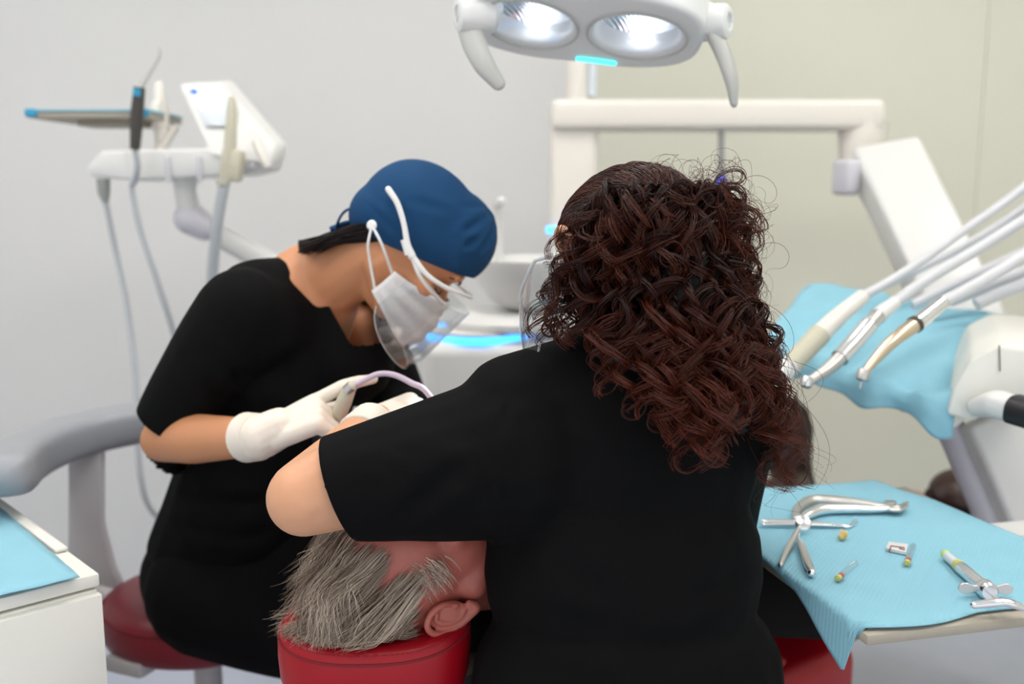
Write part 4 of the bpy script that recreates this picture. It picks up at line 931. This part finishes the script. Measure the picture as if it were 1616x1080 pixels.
# ------------------------------------------------------------------ assistant in blue cap
def assistant():
    root = thing('person', SEAT_A, 'person in blue surgical cap, white mask, face shield and black scrubs leaning forward', 'person')
    pit = math.radians(50); f = Vector((math.cos(pit), 0.06, -math.sin(pit))); R = frame(f, Vector((math.sin(pit), 0, math.cos(pit)))); c = P(650, 382, 1.60); k = 1.0
    g = G(); W = head_shapes(g, c, R, k)
    nb = P(492, 462, 1.67); g.caps(W(0, -.03, -.05), nb, .056, .066); g.caps(P(500, 470, 1.66), P(420, 470, 1.60), .06, .05)
    g.caps(nb, P(440, 560, 1.68), .085, .11); g.caps(P(440, 560, 1.68), P(350, 850, 1.74), .11, .10)
    RS, RE, RW = P(372, 495, 1.545), P(258, 694, 1.585), P(412, 690, 1.405)
    g.chain([RS, RS.lerp(RE, .5), RE, RE.lerp(RW, .35), RW], [.052, .045, .037, .040, .027])
    LS, LE, LW = P(570, 520, 1.82), P(628, 655, 1.80), P(690, 690, 1.52)
    g.chain([LS, LE, LE.lerp(LW, .35), LW], [.052, .038, .038, .027])
    me = blob('body', g, .0052, 4); bumps(me, c, R, [((np.array(p)*k).tolist(), np.array(r)*k, np.array(d)*k) for p, r, d in FACE]); link('body', me, MT['skinA'], root)
    # eyebrow + lashes on the visible side
    for s in (1, -1):
        mk('eyebrow', G().tube(spline([W(s*.016, .100, .014), W(s*.034, .096, .020), W(s*.054, .078, .014)], 6), lerps([.002, .003, .0012], 13), 8, flat=.5), MT['brow'], root)
        mk('eyelashes', G().tube(spline([W(s*.018, .089, -.014), W(s*.032, .089, -.018), W(s*.047, .077, -.015)], 5), .0014, 6), MT['brow'], root)
    # scrub top
    g = G()
    g.chain([P(345, 880, 1.73), P(392, 740, 1.70), P(440, 610, 1.685)], [.128, .122, .135]); g.caps(P(440, 600, 1.68), P(468, 520, 1.68), .135, .115)
    g.caps(P(404, 505, 1.58), P(560, 535, 1.80), .082, .080); g.caps(P(462, 470, 1.67), P(405, 480, 1.60), .070, .072); g.caps(P(490, 455, 1.67), P(540, 560, 1.66), .066, .09)
    g.chain([RS+Vector((.01, 0, 0)), RS.lerp(RE, .55), RS.lerp(RE, 1.05)], [.072, .064, .060]); g.chain([LS, LS.lerp(LE, 1.0), LE.lerp(LW, .2)], [.072, .062, .056])
    me = blob('scrub_top', g, .006, 10)
    da = (RE-RS).normalized(); dn = (da+Vector((-.05, 0, -.12))).normalized(); cut(me, RS.lerp(RE, .86), dn, RS.lerp(RE, 1.02)+Vector((-.02,-.035,-.01)), .078)
    p0, p1 = P(476, 392, 1.66), P(552, 512, 1.66); dl = (p1-p0).normalized(); nn = Vector((-dl.z, 0.0, dl.x)); nn = nn if nn.x > 0 else -nn
    cut(me, p0+nn*.0, nn, P(540, 430, 1.66), .135)
    wrinkle(me, .004, 26, 3); furrow(me, [(P(300, 560, 1.5), P(360, 640, 1.52), .012, .006), (P(330, 540, 1.5), P(420, 650, 1.53), .014, .007), (P(290, 780, 1.6), P(420, 800, 1.58), .014, .007), (P(280, 830, 1.6), P(430, 850, 1.6), .014, .006), (P(430, 520, 1.55), P(470, 640, 1.55), .016, .006)])
    thicken(link('scrub_top', me, MT['scrub'], root), .002)
    # trousers
    hpR, knR = P(335, 935, 1.68), P(600, 1030, 1.60); hpL, knL = P(380, 930, 1.86), P(660, 985, 1.95)
    g = G(); g.ell(P(345, 900, 1.765), (.135, .175, .12)); g.ell(P(452, 880, 1.76), (.13, .14, .13)); g.chain([hpR, hpR.lerp(knR, .5), knR, Vector((knR.x-.02, knR.y, .12))], [.118, .100, .075, .055]); g.chain([hpL, knL, Vector((knL.x-.05, knL.y, .12))], [.105, .07, .055])
    me = blob('trousers', g, .008, 8); wrinkle(me, .004, 24, 9); link('trousers', me, MT['scrub2'], root)
    for kn in (knR+Vector((-.02, 0, 0)), knL+Vector((-.05, 0, 0))): mk('shoe', G().caps(Vector((kn.x-.04, kn.y, .045)), Vector((kn.x+.13, kn.y, .035)), .045, .035), MT['white'], root)
    # cap
    g = G(); g.ell(W(0, -.012, .030), (.088*k, .108*k, .094*k), R, 32, 20); g.ell(W(0, .030, .050), (.080*k, .080*k, .080*k), R); g.ell(W(0, -.066, -.004), (.066, .050, .056), R)
    me = blob('surgical_cap', g, .005, 6)
    fp, bp = W(0, .100, .036), W(0, -.10, -.062); ln = (bp-fp).normalized(); dn = (ln.cross(R@Vector((1, 0, 0)))).normalized(); dn = dn if dn.dot(R@Vector((0, 0, 1))) < 0 else -dn
    cut(me, fp, dn, c, .5)
    cc = W(0, .03, .125); furrow(me, [(W(.02, .045, .125), W(.088, .035, .075), .006, .006), (W(.03, .03, .13), W(.092, -.01, .085), .007, .003), (W(.02, .06, .12), W(.07, .085, .075), .007, .0055), (W(.02, .05, .12), W(.085, .06, .06), .006, .005), (W(.085, -.05, .05), W(.080, .02, .10), .008, .003), (W(.07, -.09, .01), W(.09, -.03, .03), .006, .003), (W(.06, -.10, -.01), W(.092, -.02, .0), .006, .003)])
    wrinkle(me, .0018, 42, 11)
    cp = thicken(link('surgical_cap', me, MT['cap'], root), .002)
    # knot and ties at the nape
    kb = P(566, 352, 1.60)
    mk('cap_tie', G().tube(spline([P(574, 346, 1.58), P(556, 330, 1.58), P(540, 338, 1.58), P(530, 360, 1.58), P(524, 382, 1.58)], 7), .0062, 8, flat=.35), MT['cap'], cp)
    mk('cap_tie', G().tube(spline([P(574, 350, 1.59), P(548, 352, 1.59), P(522, 362, 1.59)], 6), lerps([.005, .008, .009], 13), 8, flat=.5), MT['cap'], cp)
    # dark hair gathered at the nape
    paths = []; tn = []; rd = []
    for i in range(700):
        yy = rng.uniform(1.535, 1.66); q = rng.uniform(0, 1)
        a = np.array(P(585+rng.normal()*10, 352+30*q, yy)); b = np.array(P(540+rng.normal()*6, 360+24*q, yy)); e = np.array(P(478+rng.uniform(-8, 30), 390+rng.normal()*5, yy+.02))
        m_ = (a+b)/2+np.array([0, 0, rng.uniform(.0, .010)]); paths.append(bez(a, m_, b, e, 14)); tn.append(np.full(14, rng.uniform(0, 1))); rd.append(np.full(14, .0011))
    link('hair', strand_mesh('hair', np.array(paths), np.array(rd), np.array(tn)), MT['hairA'], root)
    # mask: shell over nose, mouth and chin
    V = []; n1, n2 = 56, 40
    for i in range(n1+1):
        q = -1+2*i/n1; a = q*1.42; ca, sa = math.cos(a), math.sin(a)
        top = -.016-.026*abs(q)**1.2; bot = -.122+.034*abs(q)**1.6
        for j in range(n2+1):
            t = j/n2; z = top+(bot-top)*t; prof = .45+.55*math.sin(min(1, t*1.3+.10)*math.pi*.5)-.30*max(0, t-.72)/.28
            pl = .0022*math.sin(t*19)*min(1, 4*(1-abs(q)))+.0035*math.sin(6.5*abs(q)+3*t)*abs(q)
            rx = .070+.005*prof; ry = .066+.042*prof*ca**2
            V.append(W((rx+pl)*sa, .022+(ry+pl)*ca-.018*abs(q)**6, z))
    Wm = n2+1; gm = G().add(V, [(i*Wm+j, i*Wm+j+1, (i+1)*Wm+j+1, (i+1)*Wm+j) for i in range(n1) for j in range(n2)]); me = mesh_from('face_mask', gm); wrinkle(me, .0012, 80, 5)
    MV = V
    mk_ = thicken(link('face_mask', me, MT['mask'], root), .0015)
    bt = P(587, 356, 1.505)
    mk('ear_loop', G().tube(spline([bt, P(581, 385, 1.505), P(583, 408, 1.515), MV[n1*Wm+n2-5]], 5), .0022, 8), MT['strap'], mk_)
    mk('ear_loop', G().tube(spline([bt, P(602, 385, 1.50), MV[n1*Wm+4]], 5), .0022, 8), MT['strap'], mk_)
    mk('loop_button', G().lathe(bt+Vector((0, .004, 0)), (-.2, -1, .1), [(0, 0), (.007, 0), (.008, .003), (.005, .006), (0, .006)], 18), MT['strap'], mk_)
    # face shield: frame and clear visor
    fs = mk('shield_frame', G().tube(spline([P(613, 299, 1.50), P(627, 321, 1.498), P(637, 352, 1.496), P(643, 385, 1.496), P(650, 404, 1.496)], 6), lerps([.0048, .0045, .0042, .0048, .0065], 25), 12, round_ends=True).tube(spline([P(650, 404, 1.496), P(672, 432, 1.498), P(700, 452, 1.51), P(728, 464, 1.54), P(744, 470, 1.60)], 6), lerps([.0055, .004, .0035, .003, .003], 25), 10).tube(spline([P(652, 410, 1.496), P(664, 438, 1.50), P(690, 470, 1.53), P(700, 480, 1.58)], 6), .0035, 10).tube([P(638, 378, 1.497), P(645, 402, 1.497)], .006, 10).tube(spline([P(744, 470, 1.60), P(738, 462, 1.66), P(700, 430, 1.70)], 5), .003, 8), MT['strap'], root)
    V = []; n1, n2 = 40, 24
    for i in range(n1+1):
        a = math.radians(2+176*i/n1); 
        for j in range(n2+1):
            t = j/n2; zz = -.030-.135*t*(.30+.70*abs(math.sin(a))**.5); r = .110+.012*t
            wx = r*math.cos(a)*0.94; wy = .030+(r+.018)*math.sin(a)*.92
            if t > .8: wy -= (t-.8)*.05*math.sin(a); 
            V.append(W(wx, wy, zz+(.030*math.sin(a)-.005)))
    Wd = n2+1; vz = mk('visor', G().add(V, [(i*Wd+j, i*Wd+j+1, (i+1)*Wd+j+1, (i+1)*Wd+j) for i in range(n1) for j in range(n2)]), MT['visor'], fs, ang=None)
    edge = [V[i*Wd+n2] for i in range(n1+1)]; mk('visor_edge', G().tube(edge, .0009, 6), MT['rim'], fs)
    # gloves
    d = Vector((.86, -.02, .42)); pal = Vector((.35, .45, -.72))
    hg, tips, th = hand_shapes(RW+Vector((.004, 0, -.002)), d, pal, 1, ((.02, .25, .12), (1.15, 1.1, .5), (1.25, 1.15, .5), (1.3, 1.1, .5)), thumb=(.35, .75, -.45), sc=1.0)
    if not tips: pass
    fa = (RE-RW).normalized(); hg.chain([RW+fa*.022, RW, RW+d.normalized()*.03], [.034, .033, .030])
    me = blob('glove', hg, .0022, 4); wrinkle(me, .0008, 150, 6); gl = link('glove', me, MT['glove'], root)
    mk('glove_cuff', G().tube([RW+fa*.034, RW+fa*.030, RW+fa*.004], [.0372, .0366, .0345], 28), MT['glove'], gl)
    hg, tips2, _ = hand_shapes(LW, Vector((.6, -.5, -.3)), Vector((.2, .1, -1)), -1, ((.4, .5, .3),)*4, sc=.95); hg.tube([LW+(LE-LW).normalized()*.05, LW], .036, 18)
    link('glove', blob('glove', hg, .003, 4), MT['glove'], root)
    return tips, th, RW
A_TIPS, A_TH, A_RW = assistant()

def ejector():
    r = thing('saliva_ejector', P(548, 626, 1.40), 'curved translucent suction tube with beige handle held in the gloved hand', 'suction tool')
    mk('valve_body', G().tube([P(536, 652, 1.42), P(543, 634, 1.41), P(553, 612, 1.40)], [.011, .0115, .009], 16, round_ends=True), MT['beige'], r)
    mk('collar', G().tube([P(548, 617, 1.40), P(556, 609, 1.398)], .0085, 14), MT['steel2'], r)
    mk('tube', G().tube(spline([P(553, 612, 1.40), P(575, 600, 1.40), P(598, 590.5, 1.40), P(622, 592, 1.39), P(648, 604, 1.38), P(676, 622, 1.365), P(712, 690, 1.345), P(735, 800, 1.325)], 8), .0042, 12), MT['tubeclear'], r)
    mk('hose', G().tube(spline([P(536, 652, 1.42), P(528, 672, 1.46), P(500, 700, 1.52), P(560, 900, 1.60), P(600, 1150, 1.6)], 8), .006, 12), MT['black'], r)
ejector()

# ------------------------------------------------------------------ dentist with curly hair, seen from behind
def dentist():
    root = thing('person', SEAT_D, 'person with long dark curly hair in black scrubs, seated with back to the camera', 'person')
    f = Vector((-.42, .74, -.50)).normalized(); R = frame(f, Vector((-.22, 0, 1))); c = P(998, 412, 1.235)
    g = G(); W = head_shapes(g, c, R, 1.0)
    nb = P(985, 590, 1.215); g.caps(W(0, -.02, -.05), nb, .052, .060)
    g.ell(P(985, 720, 1.225), (.15, .09, .17)); g.ell(P(985, 940, 1.215), (.14, .09, .20))
    LS, LE, LW = P(800, 668, 1.215), P(482, 786, 1.150), P(592, 668, 1.330)
    g.chain([LS, LS.lerp(LE, .5), LS.lerp(LE, .85), LE, LE.lerp(LW, .4), LW], [.058, .056, .054, .047, .040, .028])
    RS, RE, RW = P(1130, 680, 1.26), P(1120, 880, 1.40), P(860, 830, 1.47)
    g.chain([RS, RE, RE.lerp(RW, .4), RW], [.055, .042, .038, .027])
    me = blob('body', g, .0055, 5); bumps(me, c, R, FACE); link('body', me, MT['skinD'], root)
    ear_mesh('ear', P(914, 402, 1.205), R, -1, MT['skinD'], root, 1.05)
    # scrub top
    g = G()
    g.ell(P(985, 720, 1.225), (.170, .105, .17)); g.ell(P(984, 900, 1.212), (.178, .108, .18)); g.ell(P(990, 1075, 1.21), (.204, .13, .16))
    g.caps(P(815, 655, 1.215), P(1140, 672, 1.245), .078, .078); g.caps(P(930, 590, 1.215), P(800, 628, 1.215), .052, .055); g.caps(P(1010, 590, 1.22), P(1130, 640, 1.24), .055, .06)
    g.chain([P(815, 715, 1.21), P(690, 740, 1.19), P(536, 767, 1.16), P(460, 782, 1.145)], [.106, .090, .066, .058])
    g.caps(P(800, 778, 1.21), P(660, 782, 1.19), .050, .042)
    g.chain([RS, RE, RE.lerp(RW, .15)], [.075, .062, .058])
    me = blob('scrub_top', g, .006, 10)
    h0, h1 = P(505, 684, 1.16), P(569, 850, 1.16); dl = (h1-h0).normalized(); nn = Vector((dl.z, 0.0, -dl.x)); nn = nn if nn.x < 0 else -nn
    cut(me, h0.lerp(h1, .5), nn, P(470, 780, 1.15), .13)
    wrinkle(me, .003, 20, 21)
    Yb = 1.09
    furrow(me, [(P(800, 575, 1.15), P(790, 830, 1.10), .006, .004), (P(620, 665, 1.10), P(700, 700, 1.10), .012, .006), (P(640, 690, 1.09), P(760, 790, 1.09), .014, .007), (P(560, 700, 1.10), P(640, 760, 1.09), .010, .005),
                (P(600, 830, 1.13), P(760, 720, 1.08), .014, .006), (P(870, 575, 1.14), P(890, 640, 1.11), .016, .008), (P(830, 850, 1.10), P(960, 960, 1.09), .020, .007), (P(810, 980, 1.09), P(990, 1020, 1.08), .022, .008), (P(1190, 900, 1.13), P(1080, 980, 1.09), .018, .007), (P(930, 660, 1.11), P(900, 900, 1.09), .025, .006), (P(1150, 1000, 1.1), P(1010, 1060, 1.08), .02, .007)])
    st = thicken(link('scrub_top', me, MT['scrub'], root), .002)
    # trousers
    g = G(); g.ell(P(990, 1120, 1.215), (.195, .14, .11))
    for sx, kx in ((-1, -.20), (1, .16)):
        hp = Vector((SEAT_D.x+sx*.09, 1.24, .64)); kn = Vector((SEAT_D.x+kx, 1.55, .45)); g.chain([hp, kn, Vector((kn.x, kn.y+.02, .12))], [.105, .07, .05])
    me = blob('trousers', g, .008, 8); link('trousers', me, MT['scrub2'], root)
    for kx in (-.20, .16): mk('shoe', G().caps(Vector((SEAT_D.x+kx, 1.57, .045)), Vector((SEAT_D.x+kx, 1.72, .035)), .045, .035), MT['white'], root)
    # gloves
    hg, _, _ = hand_shapes(LW, (P(680, 640, 1.40)-LW), Vector((.1, .5, -.8)), -1, ((.25, .5, .3), (.5, .6, .3), (.6, .7, .4), (.7, .7, .4)), sc=.95); fa = (LE-LW).normalized(); hg.tube([LW+fa*.045, LW], [.036, .033], 18)
    link('glove', blob('glove', hg, .0028, 4), MT['glove'], root)
    hg, _, _ = hand_shapes(RW, (P(770, 790, 1.42)-RW), Vector((0, .3, -1)), 1, ((.3, .5, .3), (.5, .6, .3), (.6, .7, .4), (.7, .7, .4)), sc=.95); fa = (RE-RW).normalized(); hg.tube([RW+fa*.045, RW], [.036, .033], 18)
    link('glove', blob('glove', hg, .0028, 4), MT['glove'], root)
    # clear visor wrapping the face on the left
    Rv = frame(Vector((-.62, .74, -.28)), Vector((-.12, 0, 1))); cv = c+Vector((-.018, .015, -.026)); Wv = lambda x, y, z: cv+Rv@Vector((x, y, z))
    V = []; n1, n2 = 44, 20
    for i in range(n1+1):
        a = math.radians(-5+200*i/n1)
        for j in range(n2+1):
            t = j/n2; r = .106+.016*math.sin(.3+t*2.2); sn = max(0, math.sin(a)); zt_ = .045-.060*sn**.8; zb_ = -.125+.10*(1-sn)**1.5; V.append(Wv(r*math.cos(a)*1.05, .012+r*math.sin(a)*1.05, zt_+(zb_-zt_)*t))
    Wd = n2+1; vz = mk('face_visor', G().add(V, [(i*Wd+j, i*Wd+j+1, (i+1)*Wd+j+1, (i+1)*Wd+j) for i in range(n1) for j in range(n2)]), MT['visor'], root, ang=None)
    mk('visor_rim', G().tube([V[i*Wd] for i in range(n1+1)], .0024, 8), MT['rim'], vz); mk('visor_rim', G().tube([V[i*Wd+n2] for i in range(n1+1)], .0015, 8), MT['rim'], vz)
    mk('temple_arm', G().tube([V[(n1-3)*Wd], P(915, 398, 1.20)], .002, 8), MT['rim'], vz)
    # ---------------- hair
    person = root
    # ---------------- hair
    HP = [(885, 400), (905, 360), (960, 330), (1030, 312), (1100, 300), (1140, 305), (1165, 345), (1178, 400), (1172, 460), (1190, 515), (1215, 575), (1228, 650), (1245, 720), (1270, 762), (1224, 785), (1214, 735), (1205, 690), (1180, 690), (1130, 735), (1085, 738), (1050, 690), (1010, 650), (975, 620), (940, 605), (934, 560), (905, 545), (838, 548), (842, 505), (880, 470), (880, 430)]
    cn = np.array(c); NPT = 41; paths = []; tn = []; rd = []
    SK = np.array([.094, .102, .098]); C2 = cn+np.array([.006, .004, .012])
    def scalp(px, py):
        p = np.array(P(px, py, 1.235)); dx = (p[0]-C2[0])/SK[0]; dz = (p[2]-C2[2])/SK[2]; q = math.hypot(dx, dz)
        if q > .96: dx *= .96/q; dz *= .96/q; q = .96
        return np.array([C2[0]+dx*SK[0], C2[1]-SK[1]*math.sqrt(1-q*q), C2[2]+dz*SK[2]])
    def back_y(px, py):       # distance of the cloth surface of the back
        yb = 1.125-.020*math.exp(-((py-700)/120)**2)
        return yb+.07*max(0, (px-1120)/100)**2+.07*max(0, (940-px)/100)**2
    def lock(root, tip, amp, turns, nstr, clump, tone0, tipdir=0.08, bulge=.045):
        out = (root-C2); out /= np.linalg.norm(out)
        p1 = root+out*bulge+np.array([0, 0, .012]); p2 = tip+np.array([rng.normal()*.012, -.012, tipdir]); gd = bez(root, p1, p2, tip, NPT)
        T_ = np.gradient(gd, axis=0); T_ /= np.linalg.norm(T_, axis=1, keepdims=True); ref = rng.normal(size=3); ref /= np.linalg.norm(ref)
        B_ = np.cross(T_, ref); B_ /= np.linalg.norm(B_, axis=1, keepdims=True)+1e-6; N_ = np.cross(B_, T_)
        t = np.linspace(0, 1, NPT); ph0 = rng.uniform(0, 6.28); sg = 1 if rng.random() < .5 else -1; env = np.clip(t*2.2, 0, 1)**1.2
        for s in range(nstr):
            a = amp*rng.uniform(.8, 1.2); ph = ph0+rng.normal()*.20+sg*2*math.pi*turns*(t**1.15)*rng.uniform(.98, 1.02); o = rng.normal(size=3)*clump
            a *= .75+.5*t; pp = gd+(env*a)[:, None]*(np.cos(ph)[:, None]*N_+np.sin(ph)[:, None]*B_)+o*(.35+.65*t[:, None]); paths.append(pp)
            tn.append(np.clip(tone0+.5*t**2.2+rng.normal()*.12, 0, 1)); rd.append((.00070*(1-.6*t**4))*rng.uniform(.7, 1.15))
    tips = []
    while len(tips) < 400:
        best = None; bd = -1
        for _ in range(6):
            x, y = rng.uniform(830, 1275), rng.uniform(330, 790)
            if inside(HP, x, y):
                dd = min(((x-a)**2+(y-b)**2 for a, b in tips), default=1e9)
                if dd > bd: bd = dd; best = (x, y)
        if best: tips.append(best)
    for x, y in tips:
        right = x > 1195; left = x < 935
        ry = min(470, max(318, y-rng.uniform(70, 190))); rx = 1005+(x-1005)*.62+rng.normal()*14
        rx = max(rx, 925 if ry > 380 else 985)
        root = scalp(rx, ry)
        if y < 540 and not left:
            sc_ = scalp(x, y); o = sc_-C2; o /= np.linalg.norm(o); tip = np.array(P(x, y, sc_[1]-rng.uniform(.012, .045)))
        elif left: tip = np.array(P(x, y, rng.uniform(1.13, 1.20)))
        else: tip = np.array(P(x, y, back_y(x, y)-rng.uniform(.010, .045)))
        L = np.linalg.norm(tip-root); lock(root, tip, rng.uniform(.0085, .0165), max(1.2, L/rng.uniform(.045, .07)), 11, rng.uniform(.0012, .0024), rng.uniform(0, .22)+(.18 if y > 600 else 0), tipdir=min(.09, L*.4), bulge=rng.uniform(.02, .05))
    # lifted loops on the outline
    for x, y in ((1182, 400), (1176, 440), (1192, 500), (1184, 470), (1160, 330), (1225, 600), (1235, 660), (1262, 740), (1255, 770), (1225, 775), (1172, 372), (1060, 690), (1000, 640), (950, 600), (1085, 735), (1120, 735)):
        tip = np.array(P(x, y, 1.16 if y < 560 else back_y(min(x, 1200), y)-.02)); sx = 1020+(x-1020)*.6; root = scalp(sx, max(325, min(460, y-60))); lock(root, tip, .015, max(1.4, np.linalg.norm(tip-root)/.055), 5, .0018, .35, bulge=.03)
    def ringlet(x, y, Y, r, ang, n=3, turns=1.35):
        cc = np.array(P(x, y, Y)); t = np.linspace(0, 1, NPT)
        for k_ in range(n):
            th = ang+2*math.pi*turns*t*rng.uniform(.96, 1.04); rr = r*(1.25-.45*t)*rng.uniform(.92, 1.08)
            pp = np.stack([cc[0]+rr*np.cos(th), cc[1]+.012*(t-.5)+.004*np.sin(th*1.3)+rng.normal()*.001, cc[2]+rr*np.sin(th)], axis=1); root_ = np.array([C2[0]+(cc[0]-C2[0])*.8, cc[1]-.0, cc[2]-.004]); w = np.clip(1-t*4, 0, 1)[:, None]**2
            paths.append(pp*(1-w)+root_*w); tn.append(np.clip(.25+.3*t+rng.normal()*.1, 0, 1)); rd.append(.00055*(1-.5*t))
    for x, y, Y, r, ang in ((1154, 312, 1.16, .0165, 3.4), (1128, 306, 1.15, .013, 2.6), (1100, 300, 1.16, .011, 2.8), (1174, 400, 1.17, .013, 2.2), (1178, 440, 1.16, .014, 2.6), (1170, 350, 1.17, .012, 2.4), (1188, 512, 1.15, .0135, 3.0), (1186, 470, 1.16, .012, 2.4), (1222, 600, 1.15, .013, 2.7), (1232, 668, 1.17, .013, 2.6), (1256, 745, 1.18, .014, 2.8), (1000, 640, 1.09, .014, 2.0), (955, 600, 1.10, .014, 2.4), (1086, 722, 1.09, .016, 1.8), (1040, 660, 1.09, .014, 2.0), (1130, 715, 1.09, .014, 2.4), (870, 520, 1.15, .012, 3.4), (900, 500, 1.13, .012, 3.0), (1000, 480, 1.11, .016, 2.4), (1060, 400, 1.10, .014, 2.2), (960, 440, 1.12, .014, 2.8), (1120, 560, 1.10, .015, 2.5), (1010, 560, 1.09, .014, 2.6), (1150, 500, 1.12, .014, 2.2)):
        ringlet(x, y, Y, r, ang, 7 if y > 380 and x < 1165 else 3)
    # smooth hair drawn back from temple and crown to the tie
    tie = np.array(P(1065, 330, 1.15)); 
    for i in range(1100):
        q = rng.uniform(0, 1); x = np.interp(q, [0, .25, .5, .8, 1], [892, 905, 945, 1005, 1060]); y = np.interp(q, [0, .25, .5, .8, 1], [392, 350, 322, 303, 300])
        back = rng.uniform(0, 1)
        a = np.array([C2[0]+(P(x, y, 1.235).x-C2[0]), C2[1]+.045*(1-back)*rng.uniform(.2, 1), P(x, y, 1.235).z]); a = C2+(a-C2)/np.linalg.norm((a-C2)/SK)*1.03
        e = tie+rng.normal(size=3)*np.array([.022, .008, .016])+np.array([0, 0, -.02*rng.uniform(-.2, 1.6)])
        t = np.linspace(0, 1, NPT)[:, None]; pp = a*(1-t)+e*t; ee = (pp-C2)/SK; rr = np.linalg.norm(ee, axis=1, keepdims=True); pp = C2+ee/rr*SK*(1.02+.05*np.sin(t*3.1)+rng.uniform(0, .05)+.008*np.sin(t*14+i*.7)); paths.append(pp); tn.append(np.clip(rng.uniform(0, .42)+.25*np.sin(t[:, 0]*3)*rng.random()**2, 0, 1)); rd.append(np.full(NPT, .00055))
    # fine stray hairs
    for i in range(170):
        a_ = rng.uniform(0, 1); k = int(a_*17); x0, y0 = HP[3+k % 12]; x, y = x0+rng.normal()*14, y0+rng.normal()*16; root = scalp(1020+(x-1020)*.75, max(310, min(470, y))); tip = np.array(P(x+rng.uniform(0, 18), y-rng.uniform(-15, 15), rng.uniform(1.12, 1.2)))
        lock(root, tip, rng.uniform(.008, .02), rng.uniform(1, 2.5), 1, .003, .3, tipdir=.02, bulge=.04); rd[-1] = rd[-1]*.4
    me = strand_mesh('hair', np.array(paths), np.array(rd), np.array(tn))
    # dark under-mass so the scalp and nape never show through
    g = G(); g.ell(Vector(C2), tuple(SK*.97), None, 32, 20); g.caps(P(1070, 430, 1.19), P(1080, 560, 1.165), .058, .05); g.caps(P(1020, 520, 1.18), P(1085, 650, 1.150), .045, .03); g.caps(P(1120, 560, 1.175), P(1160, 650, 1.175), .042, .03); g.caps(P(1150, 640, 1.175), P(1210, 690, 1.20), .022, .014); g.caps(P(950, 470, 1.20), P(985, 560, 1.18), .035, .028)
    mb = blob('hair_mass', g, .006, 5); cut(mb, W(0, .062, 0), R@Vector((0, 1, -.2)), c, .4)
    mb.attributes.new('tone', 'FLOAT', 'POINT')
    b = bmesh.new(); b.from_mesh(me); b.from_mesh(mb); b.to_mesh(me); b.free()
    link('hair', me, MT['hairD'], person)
    hc = mk('hair_clip', G().tube(spline([P(1050, 306, 1.17), P(1064, 300, 1.165), P(1078, 304, 1.17)], 5), .005, 8, flat=.6), MT['steel2'], person)
dentist()
